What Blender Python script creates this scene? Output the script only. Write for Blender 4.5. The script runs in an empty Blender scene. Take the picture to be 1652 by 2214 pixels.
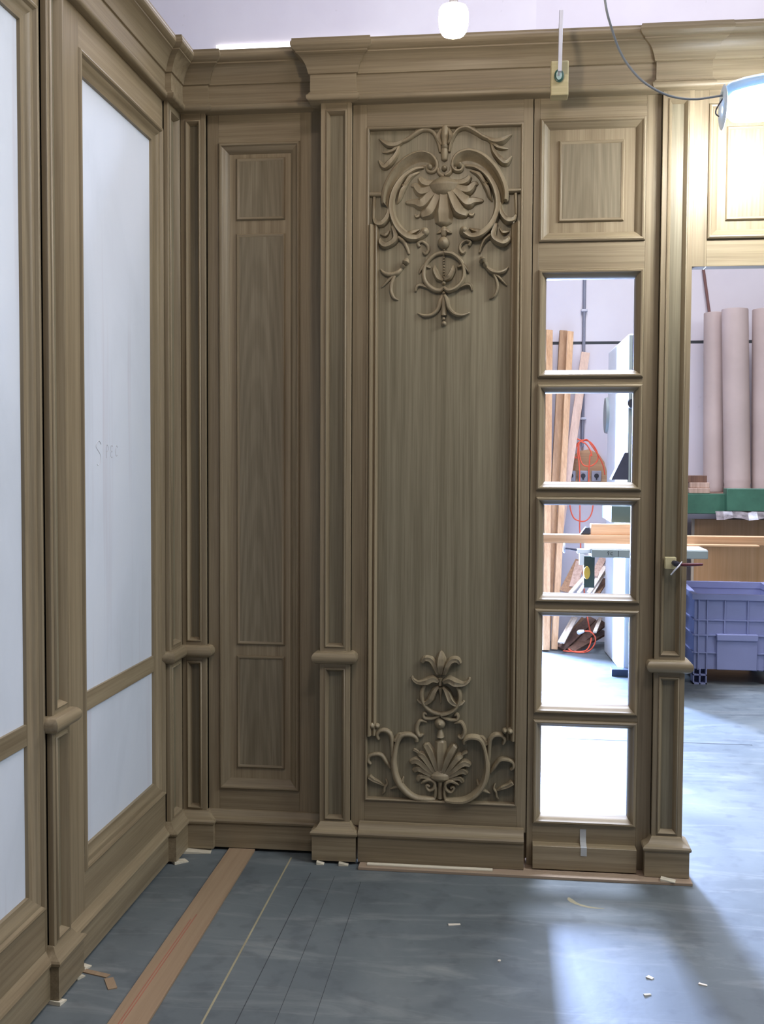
import bpy, bmesh, math, random
from mathutils import Vector, Matrix
random.seed(4)
PI = math.pi
sc = bpy.context.scene
COL = sc.collection

# ------------------------------------------------------------------ camera
YAW, PITCH, ROLL = 0.1167, -0.0450, 0.0048
cam_d = bpy.data.cameras.new('camera')
cam_d.sensor_fit = 'VERTICAL'
cam_d.sensor_height = 36.0
cam_d.lens = 36.0 * 2289.26 / 2214.0
cam_d.clip_end = 60
cam = bpy.data.objects.new('camera', cam_d)
COL.objects.link(cam)
fw = Vector((-math.sin(YAW) * math.cos(PITCH), math.cos(YAW) * math.cos(PITCH), math.sin(PITCH)))
rt = Vector((math.cos(YAW), math.sin(YAW), 0))
up = rt.cross(fw)
r2 = rt * math.cos(ROLL) + up * math.sin(ROLL)
u2 = up * math.cos(ROLL) - rt * math.sin(ROLL)
mw = Matrix((r2, u2, -fw)).transposed().to_4x4()
mw.translation = Vector((1.2909, -3.9274, 1.5))
cam.matrix_world = mw
sc.camera = cam

# ------------------------------------------------------------------ world, lights, exposure
sc.view_settings.view_transform = 'Standard'
sc.view_settings.look = 'None'
sc.view_settings.gamma = 1.0
sc.view_settings.use_curve_mapping = False
sc.view_settings.exposure = 0.0
w = bpy.data.worlds.new('workshop_air')
w.use_nodes = True
w.node_tree.nodes['Background'].inputs[0].default_value = (0.80, 0.78, 0.92, 1)
w.node_tree.nodes['Background'].inputs[1].default_value = 0.14
sc.world = w


def area_light(name, loc, target, sx, sy, power, color, spread=None):
    d = bpy.data.lights.new(name, 'AREA')
    d.shape = 'RECTANGLE'
    d.size, d.size_y = sx, sy
    d.energy = power
    d.color = color
    if spread:
        d.spread = spread
    o = bpy.data.objects.new(name, d)
    COL.objects.link(o)
    o.location = loc
    o.rotation_euler = (Vector(target) - Vector(loc)).to_track_quat('-Z', 'Y').to_euler()
    return o


# daylight from the open doorway in the rear wall (hidden behind the carved panel)
area_light('doorway_daylight', (1.16, 5.12, 1.22), (1.16, 0.0, 1.22), 0.52, 2.2, 1850, (0.43, 0.58, 1.0))
# daylight of the big workshop door to the right of the photographer
area_light('workshop_door_daylight', (5.8, -2.0, 4.9), (0.2, -0.5, 1.7), 2.4, 2.4, 190, (0.86, 0.94, 1.0))
# added unseen fill above the camera, brightens the near left-hand run
area_light('added_front_fill', (1.9, -3.0, 4.8), (1.2, -1.6, 0.0), 1.6, 0.25, 38, (1.0, 0.89, 0.90))
# added unseen light that brightens the rear wall
area_light('added_rear_wall_light', (2.2, 1.0, 6.9), (2.2, 5.2, 1.4), 3.0, 2.0, 268, (0.98, 0.93, 1.0))
# added unseen light that brightens the floor between the panelling and the machines
area_light('added_rear_floor_light', (1.6, 3.1, 6.2), (1.8, 1.7, 0.0), 1.5, 1.2, 250, (0.68, 0.77, 1.0), math.radians(85))


# ------------------------------------------------------------------ materials
def new_mat(name, rough=0.6, color=(0.5, 0.5, 0.5), metal=0.0, spec=0.5):
    m = bpy.data.materials.new(name)
    m.use_nodes = True
    b = m.node_tree.nodes['Principled BSDF']
    b.inputs['Base Color'].default_value = (*color, 1)
    b.inputs['Roughness'].default_value = rough
    b.inputs['Metallic'].default_value = metal
    b.inputs['Specular IOR Level'].default_value = spec
    return m, m.node_tree.nodes, m.node_tree.links, b


def noise(N, L, vec, scale, detail=4, rough=0.55, dist=0.0):
    n = N.new('ShaderNodeTexNoise')
    n.inputs['Scale'].default_value = scale
    n.inputs['Detail'].default_value = detail
    n.inputs['Roughness'].default_value = rough
    n.inputs['Distortion'].default_value = dist
    if vec is not None:
        L.new(vec, n.inputs['Vector'])
    return n.outputs['Fac']


def ramp(N, L, fac, stops):
    r = N.new('ShaderNodeValToRGB')
    while len(r.color_ramp.elements) < len(stops):
        r.color_ramp.elements.new(0.5)
    for e, (p, c) in zip(r.color_ramp.elements, stops):
        e.position = p
        e.color = (*c, 1)
    L.new(fac, r.inputs[0])
    return r.outputs[0]


def mix(N, L, fac, a, b, mode='MIX'):
    m = N.new('ShaderNodeMix')
    m.data_type = 'RGBA'
    m.blend_type = mode
    if isinstance(fac, (int, float)):
        m.inputs[0].default_value = fac
    else:
        L.new(fac, m.inputs[0])
    for i, v in ((6, a), (7, b)):
        if isinstance(v, tuple):
            m.inputs[i].default_value = (*v, 1)
        else:
            L.new(v, m.inputs[i])
    return m.outputs[2]


def coords(N, L, scale, jitter=True, kind='Object'):
    tc = N.new('ShaderNodeTexCoord')
    mp = N.new('ShaderNodeMapping')
    mp.inputs['Scale'].default_value = scale
    src = tc.outputs[kind]
    if jitter:
        oi = N.new('ShaderNodeObjectInfo')
        mu = N.new('ShaderNodeMath'); mu.operation = 'MULTIPLY'; mu.inputs[1].default_value = 23.0
        L.new(oi.outputs['Random'], mu.inputs[0])
        ad = N.new('ShaderNodeVectorMath'); ad.operation = 'ADD'
        L.new(src, ad.inputs[0]); L.new(mu.outputs[0], ad.inputs[1])
        src = ad.outputs[0]
    L.new(src, mp.inputs['Vector'])
    return mp.outputs[0]


def wood(name, axis, dark, light, rough=0.5, flame=False, across=42, contrast=1.0):
    """sawn or veneered timber with the grain along the given axis"""
    m, N, L, b = new_mat(name, rough, spec=0.4)
    s1 = [across] * 3; s1['xyz'.index(axis)] = 0.9
    s2 = [190] * 3; s2['xyz'.index(axis)] = 4.0
    g1 = noise(N, L, coords(N, L, s1), 1.0, 3, 0.5, 0.3)
    g2 = noise(N, L, coords(N, L, s2), 1.0, 2, 0.6)
    mid = tuple((a + c) / 2 for a, c in zip(dark, light))
    c1 = ramp(N, L, g1, [(0.30, dark), (0.5, mid), (0.70, light)])
    c2 = ramp(N, L, g2, [(0.35, (0.72, 0.70, 0.68)), (0.62, (1.0, 1.0, 1.0))])
    col = mix(N, L, 0.55 * contrast, c1, c2, 'MULTIPLY')
    if flame:
        wv = N.new('ShaderNodeTexWave')
        wv.wave_type = 'RINGS'; wv.rings_direction = 'Y'
        wv.inputs['Scale'].default_value = 1.0
        wv.inputs['Distortion'].default_value = 3.0
        wv.inputs['Detail'].default_value = 2.0
        sv = coords(N, L, (26, 1, 1.3), jitter=False)
        ad = N.new('ShaderNodeVectorMath'); ad.operation = 'ADD'
        ad.inputs[1].default_value = (0.3, 0, 2.6)
        L.new(sv, ad.inputs[0]); L.new(ad.outputs[0], wv.inputs['Vector'])
        c3 = ramp(N, L, wv.outputs['Fac'], [(0.2, (0.80, 0.78, 0.75)), (0.75, (1, 1, 1))])
        col = mix(N, L, 0.6, col, c3, 'MULTIPLY')
    oi = N.new('ShaderNodeObjectInfo')
    mr = N.new('ShaderNodeMapRange')
    mr.inputs['To Min'].default_value = 0.90; mr.inputs['To Max'].default_value = 1.08
    L.new(oi.outputs['Random'], mr.inputs['Value'])
    hs = N.new('ShaderNodeHueSaturation')
    L.new(mr.outputs[0], hs.inputs['Value']); L.new(col, hs.inputs['Color'])
    L.new(hs.outputs[0], b.inputs['Base Color'])
    bp = N.new('ShaderNodeBump'); bp.inputs['Strength'].default_value = 0.10; bp.inputs['Distance'].default_value = 0.002
    L.new(g2, bp.inputs['Height']); L.new(bp.outputs[0], b.inputs['Normal'])
    return m


OD, OL = (0.232, 0.178, 0.106), (0.335, 0.268, 0.168)
OAK = {a: wood('oak_grain_' + a, a, OD, OL, 0.42) for a in 'xyz'}
OAKF = wood('oak_flame_veneer', 'z', (0.205, 0.168, 0.106), (0.288, 0.242, 0.160), 0.42, flame=True)
OAKV = wood('oak_straight_veneer', 'z', (0.188, 0.158, 0.098), (0.288, 0.250, 0.164), 0.42, across=55, contrast=1.1)
OAKC = wood('carved_oak', 'z', (0.265, 0.212, 0.130), (0.335, 0.272, 0.172), 0.5, contrast=0.7)
PINE = {a: wood('pine_grain_' + a, a, (0.50, 0.27, 0.13), (0.72, 0.46, 0.26), 0.55, across=26) for a in 'xyz'}
BROWNP = wood('brown_plank', 'z', (0.34, 0.19, 0.10), (0.50, 0.31, 0.17), 0.55, across=26)
PINKP = wood('pinkish_plank', 'z', (0.62, 0.42, 0.32), (0.76, 0.56, 0.44), 0.55, across=26)
PALE = wood('pale_batten', 'z', (0.70, 0.58, 0.46), (0.86, 0.76, 0.64), 0.6)
DARKW = wood('dark_offcut', 'z', (0.10, 0.05, 0.035), (0.20, 0.11, 0.07), 0.6)
BROWNW = wood('brown_offcut', 'z', (0.22, 0.11, 0.055), (0.36, 0.20, 0.10), 0.6)
PINKW = wood('rough_sawn_offcut', 'z', (0.42, 0.27, 0.20), (0.60, 0.42, 0.33), 0.65)
MDF = wood('fibreboard', 'y', (0.30, 0.205, 0.125), (0.35, 0.25, 0.155), 0.7, contrast=0.4)
MDFX = wood('fibreboard_strip', 'x', (0.30, 0.215, 0.145), (0.36, 0.27, 0.19), 0.7, contrast=0.4)


def plain(name, color, rough=0.5, metal=0.0, var=0.12, scale=6.0, spec=0.5):
    m, N, L, b = new_mat(name, rough, color, metal, spec)
    f = noise(N, L, coords(N, L, (scale,) * 3), 1.0, 4)
    d = tuple(c * (1 - var) for c in color); h = tuple(min(1, c * (1 + var)) for c in color)
    L.new(ramp(N, L, f, [(0.3, d), (0.7, h)]), b.inputs['Base Color'])
    return m


def white_board():
    m, N, L, b = new_mat('white_lining_board', 0.55)
    v = coords(N, L, (2.2, 2.2, 0.9))
    f = noise(N, L, v, 1.0, 5, 0.6, 0.6)
    c = ramp(N, L, f, [(0.25, (0.61, 0.66, 0.73)), (0.5, (0.70, 0.75, 0.83)), (0.8, (0.74, 0.78, 0.84))])
    f2 = noise(N, L, coords(N, L, (3, 14, 0.5)), 1.0, 3)
    c2 = ramp(N, L, f2, [(0.60, (1, 1, 1)), (0.78, (0.86, 0.80, 0.80))])
    L.new(mix(N, L, 0.8, c, c2, 'MULTIPLY'), b.inputs['Base Color'])
    return m


def concrete_floor():
    m, N, L, b = new_mat('painted_concrete', 0.4, spec=0.5)
    v = coords(N, L, (1, 1, 1), False)
    a = noise(N, L, v, 1.6, 6, 0.62, 0.4)
    c = ramp(N, L, a, [(0.28, (0.090, 0.108, 0.116)), (0.55, (0.134, 0.157, 0.166)), (0.78, (0.195, 0.215, 0.218))])
    s = noise(N, L, v, 11.0, 3, 0.5)
    c2 = ramp(N, L, s, [(0.34, (0.50, 0.50, 0.54)), (0.46, (1, 1, 1))])
    c = mix(N, L, 0.38, c, c2, 'MULTIPLY')
    st = noise(N, L, coords(N, L, (1.3, 7, 1), False), 1.4, 6, 0.65, 1.0)
    c3 = ramp(N, L, st, [(0.52, (0, 0, 0)), (0.76, (0.13, 0.125, 0.11))])
    c = mix(N, L, 0.8, c, c3, 'ADD')
    L.new(c, b.inputs['Base Color'])
    r = N.new('ShaderNodeMapRange')
    r.inputs['To Min'].default_value = 0.38; r.inputs['To Max'].default_value = 0.62
    L.new(a, r.inputs['Value']); L.new(r.outputs[0], b.inputs['Roughness'])
    bp = N.new('ShaderNodeBump'); bp.inputs['Strength'].default_value = 0.12; bp.inputs['Distance'].default_value = 0.004
    L.new(noise(N, L, v, 40, 4), bp.inputs['Height']); L.new(bp.outputs[0], b.inputs['Normal'])
    return m


def rear_wall():
    m, N, L, b = new_mat('painted_wall_panel', 0.8, spec=0.2)
    v = coords(N, L, (1, 1, 1), False)
    f = noise(N, L, v, 0.9, 5)
    c = ramp(N, L, f, [(0.3, (0.66, 0.62, 0.68)), (0.7, (0.76, 0.73, 0.77))])
    s = noise(N, L, v, 9.0, 2)
    c2 = ramp(N, L, s, [(0.20, (0.6, 0.6, 0.55)), (0.27, (1, 1, 1))])
    L.new(mix(N, L, 0.6, c, c2, 'MULTIPLY'), b.inputs['Base Color'])
    return m


def emit(name, color, strength):
    m, N, L, b = new_mat(name, 0.3, color)
    b.inputs['Emission Color'].default_value = (*color, 1)
    b.inputs['Emission Strength'].default_value = strength
    return m


WHITE = white_board()
FLOOR = concrete_floor()
REAR = rear_wall()
STEEL = plain('galvanised_steel', (0.58, 0.59, 0.66), 0.35, 0.35, 0.08)
YELLOWW = wood('yellowish_softwood', 'x', (0.46, 0.40, 0.22), (0.58, 0.51, 0.30), 0.6, contrast=0.5)
CONDUIT = plain('grey_conduit', (0.25, 0.26, 0.32), 0.5, 0.2)
DARKMETAL = plain('dark_metal', (0.06, 0.06, 0.08), 0.4, 0.6)
GREENM = plain('green_painted_steel', (0.045, 0.135, 0.085), 0.45, 0.0, 0.18, 9)
SAWGREEN = plain('dark_green_cast_iron', (0.055, 0.085, 0.075), 0.45)
SAWWHITE = plain('white_machine_enamel', (0.78, 0.80, 0.80), 0.4, 0, 0.04)
SAWGREY = plain('grey_machine_enamel', (0.26, 0.29, 0.27), 0.45, 0, 0.06)
SAWBLUE = plain('blue_machine_base', (0.05, 0.07, 0.14), 0.5)
BINM = plain('blue_grey_plastic', (0.25, 0.27, 0.46), 0.5, 0, 0.06, 4)
ORANGE = plain('orange_cable', (0.85, 0.13, 0.06), 0.5, 0, 0.05)
PAPER = plain('brown_wrapping_paper', (0.50, 0.40, 0.37), 0.75, 0, 0.08, 3)
SHIM = wood('pale_shim', 'x', (0.62, 0.56, 0.42), (0.78, 0.72, 0.58), 0.7)
GREYBOX = plain('grey_socket_plastic', (0.36, 0.36, 0.40), 0.5)
BLACK = plain('black_plastic', (0.02, 0.02, 0.025), 0.4)
CLAMPG = plain('green_clamp_paint', (0.03, 0.09, 0.07), 0.35)
CLAMPC = plain('pale_clamp_pad', (0.45, 0.60, 0.58), 0.4)
REDH = plain('dark_red_rubber', (0.10, 0.012, 0.02), 0.45)
CABLE = plain('grey_lamp_cable', (0.20, 0.22, 0.24), 0.5)
PLASTIC = plain('crumpled_film', (0.20, 0.17, 0.17), 0.25, 0, 0.45, 25)
CHIP = plain('wood_chip', (0.80, 0.72, 0.60), 0.7)
CHALK = plain('yellowed_joint_filler', (0.34, 0.30, 0.19), 0.8)
JOINT = plain('dark_joint', (0.05, 0.056, 0.062), 0.8)
PENCIL = plain('pencil_mark', (0.56, 0.56, 0.60), 0.7)
REDLINE = plain('red_pencil', (0.36, 0.13, 0.08), 0.7)
TAPE, _N, _L, _b = new_mat('clear_tape', 0.15, (0.62, 0.63, 0.62))
_b.inputs['Alpha'].default_value = 0.55
HOUSING, _N, _L, _b = new_mat('pale_blue_lamp_housing', 0.3, (0.42, 0.55, 0.66))
_b.inputs['Transmission Weight'].default_value = 0.25
HOUSEW = plain('pale_blue_reflector', (0.72, 0.82, 0.90), 0.3, 0, 0.04)
_n = HOUSEW.node_tree
_tr = _n.nodes.new('ShaderNodeBsdfTranslucent'); _tr.inputs[0].default_value = (0.45, 0.62, 0.80, 1)
_mx = _n.nodes.new('ShaderNodeMixShader'); _mx.inputs[0].default_value = 0.12
_n.links.new(_n.nodes['Principled BSDF'].outputs[0], _mx.inputs[1]); _n.links.new(_tr.outputs[0], _mx.inputs[2]); _n.links.new(_mx.outputs[0], _n.nodes['Material Output'].inputs[0])
BULB = emit('bulb_glass', (1.0, 0.86, 0.70), 135)
WORKLIGHT = emit('work_lamp_glass', (0.93, 0.96, 1.0), 165)
SKYLIGHT = emit('high_window_daylight', (0.98, 0.98, 1.0), 3.0)


# ------------------------------------------------------------------ mesh helpers
class MB:
    def __init__(s):
        s.v, s.f, s.mi = [], [], None

    def pts(s, P):
        n = len(s.v); s.v += [tuple(p) for p in P]; return n

    def face(s, *i):
        s.f.append(tuple(i))

    def hexa(s, P):
        """eight corners: bottom four counter-clockwise, then top four"""
        n = s.pts(P)
        for q in ((3, 2, 1, 0), (4, 5, 6, 7), (0, 1, 5, 4), (1, 2, 6, 5), (2, 3, 7, 6), (3, 0, 4, 7)):
            s.face(*[n + k for k in q])
        return s

    def box(s, x0, x1, y0, y1, z0, z1):
        return s.hexa([(x0, y0, z0), (x1, y0, z0), (x1, y1, z0), (x0, y1, z0), (x0, y0, z1), (x1, y0, z1), (x1, y1, z1), (x0, y1, z1)])

    def grid(s, rows, close_u=False, close_v=False):
        R, C = len(rows), len(rows[0])
        n = s.pts([p for r in rows for p in r])
        for i in range(R if close_v else R - 1):
            for j in range(C if close_u else C - 1):
                a = n + i * C + j; b = n + i * C + (j + 1) % C
                c = n + ((i + 1) % R) * C + (j + 1) % C; d = n + ((i + 1) % R) * C + j
                s.face(a, b, c, d)
        return n

    def tube(s, path, radii, n=10, normal=None, depth=1.0, ridge=0.0, lobes=4):
        """round or flattened sweep along a 3-D path, closed at both ends"""
        P = [Vector(p) for p in path]
        rows = []
        prev = None
        for i, p in enumerate(P):
            t = (P[min(i + 1, len(P) - 1)] - P[max(i - 1, 0)])
            if t.length < 1e-9:
                t = Vector((0, 0, 1))
            t.normalize()
            if normal is not None:
                nn = Vector(normal)
            else:
                nn = prev if prev is not None else (Vector((0, 1, 0)) if abs(t.y) < 0.9 else Vector((1, 0, 0)))
                nn = (nn - t * nn.dot(t)).normalized()
                prev = nn
            sd = t.cross(nn).normalized()
            r = radii[i]
            rows.append([p + sd * (r * math.cos(a) * (1 + ridge * math.cos(lobes * a))) + nn * (r * depth * math.sin(a) * (1 + ridge * math.cos(lobes * a)))
                         for a in [2 * PI * k / n for k in range(n)]])
        k0 = s.grid(rows, close_u=True)
        for e, sgn in ((0, 1), (len(P) - 1, -1)):
            t = (P[e] - P[e + sgn]).normalized() if len(P) > 1 else Vector((0, 0, 1))
            c = s.pts([P[e] + t * radii[e] * 0.55])
            for k in range(n):
                a = k0 + e * n + k; b = k0 + e * n + (k + 1) % n
                s.face(*((a, c, b) if sgn == 1 else (a, b, c)))
        return s

    def lathe(s, prof, centre=(0, 0, 0), axis='z', n=24):
        c = Vector(centre)
        rows = []
        for r, h in prof:
            row = []
            for k in range(n):
                a = 2 * PI * k / n
                q = (r * math.cos(a), r * math.sin(a), h)
                q = {'z': q, 'y': (q[0], q[2], q[1]), 'x': (q[2], q[0], q[1])}[axis]
                row.append(c + Vector(q))
            rows.append(row)
        s.grid(rows, close_u=True)
        return s

    def build(s, name, mat, parent=None, angle=35, bevel=0.0, subd=0):
        me = bpy.data.meshes.new(name)
        P = [Vector(p) for p in s.v]
        lo = Vector((min(p.x for p in P), min(p.y for p in P), min(p.z for p in P)))
        hi = Vector((max(p.x for p in P), max(p.y for p in P), max(p.z for p in P)))
        c = (lo + hi) / 2
        if parent is None:
            c.z = lo.z
        me.from_pydata([p - c for p in P], [], s.f)
        bm = bmesh.new(); bm.from_mesh(me)
        bmesh.ops.recalc_face_normals(bm, faces=bm.faces)
        bm.to_mesh(me); bm.free()
        me.polygons.foreach_set('use_smooth', [True] * len(me.polygons))
        me.set_sharp_from_angle(angle=math.radians(angle))
        for mm in (mat if isinstance(mat, (list, tuple)) else [mat]):
            me.materials.append(mm)
        if s.mi:
            me.polygons.foreach_set('material_index', s.mi)
        o = bpy.data.objects.new(name, me)
        COL.objects.link(o)
        o.location = c
        if parent is not None:
            o.parent = parent
            L = Vector((0, 0, 0)); q = parent
            while q is not None:
                L += q.location; q = q.parent
            o.location = c - L
        if bevel:
            b = o.modifiers.new('edge', 'BEVEL'); b.width = bevel; b.segments = 2; b.limit_method = 'ANGLE'
        return o


def thing(name, label, cat, loc, group=None):
    o = bpy.data.objects.new(name, None)
    o.empty_display_size = 0.1
    COL.objects.link(o)
    o.location = loc
    o['label'] = label; o['category'] = cat
    if group:
        o['group'] = group
    return o


def tag(o, label, cat, group=None):
    o['label'] = label; o['category'] = cat
    if group:
        o['group'] = group
    return o


def struct(o):
    o['kind'] = 'structure'
    return o


def catmull(P, k=5):
    P = [Vector(p) for p in P]
    if len(P) < 3:
        return P, [i for i in range(len(P))]
    Q, T = [], []
    for i in range(len(P) - 1):
        a = P[max(i - 1, 0)]; b = P[i]; c = P[i + 1]; d = P[min(i + 2, len(P) - 1)]
        for j in range(k):
            t = j / k
            Q.append(0.5 * ((2 * b) + (c - a) * t + (2 * a - 5 * b + 4 * c - d) * t * t + (3 * b - a - 3 * c + d) * t ** 3))
            T.append(i + t)
    Q.append(P[-1]); T.append(len(P) - 1)
    return Q, T


def lerp_list(R, t):
    i = min(int(t), len(R) - 2); f = t - i
    return R[i] * (1 - f) + R[i + 1] * f


def smooth_tube(mb, pts, r, n=8, k=5, normal=None, depth=1.0, ridge=0.0, lobes=4):
    if len(pts) == 2:
        Q, T = [Vector(p) for p in pts], [0, 1]
    else:
        Q, T = catmull(pts, k)
    rr = r if isinstance(r, (list, tuple)) else [r] * len(pts)
    mb.tube(Q, [lerp_list(rr, t) for t in T], n, normal, depth, ridge, lobes)
    return mb


# wall mappings: u along the wall, v up, d out of the wall into the room
def back(Y0):
    return lambda u, v, d: (u, Y0 - d, v)


def left(X0):
    return lambda u, v, d: (X0 + d, u, v)


def mbox(mb, M, u0, u1, v0, v1, d0, d1):
    return mb.hexa([M(u0, v0, d1), M(u1, v0, d1), M(u1, v0, d0), M(u0, v0, d0), M(u0, v1, d1), M(u1, v1, d1), M(u1, v1, d0), M(u0, v1, d0)])


def frame_moulding(M, u0, u1, v0, v1, prof):
    """mitred moulding run round a rectangle; prof = (inset from the edge, height)"""
    mb = MB()
    rows = [[M(u0 + i, v0 + i, d), M(u1 - i, v0 + i, d), M(u1 - i, v1 - i, d), M(u0 + i, v1 - i, d)] for i, d in prof]
    mb.grid(rows, close_u=True)
    mb.mi = [1, 0, 1, 0] * (len(prof) - 1)
    return mb


def sweep(path, prof, a=0, b=None, caps=True):
    """profile (offset to the right of the path, height) along a plan polyline, mitred at its corners"""
    P = [Vector((x, y)) for x, y in path]
    b = len(P) - 1 if b is None else b
    mb = MB()
    rows = []
    for i in range(a, b + 1):
        d0 = (P[i] - P[i - 1]).normalized() if i > 0 else None
        d1 = (P[i + 1] - P[i]).normalized() if i < len(P) - 1 else None
        d0 = d0 or d1; d1 = d1 or d0
        n0 = Vector((d0.y, -d0.x)); n1 = Vector((d1.y, -d1.x))
        m = (n0 + n1); m = m / max(m.dot(n0), 0.2)
        rows.append([(P[i].x + m.x * o, P[i].y + m.y * o, z) for o, z in prof])
    n = mb.grid(rows)
    if caps:
        C = len(prof)
        mb.face(*[n + k for k in range(C)])
        mb.face(*[n + (b - a) * C + k for k in range(C)])
    return mb


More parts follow.
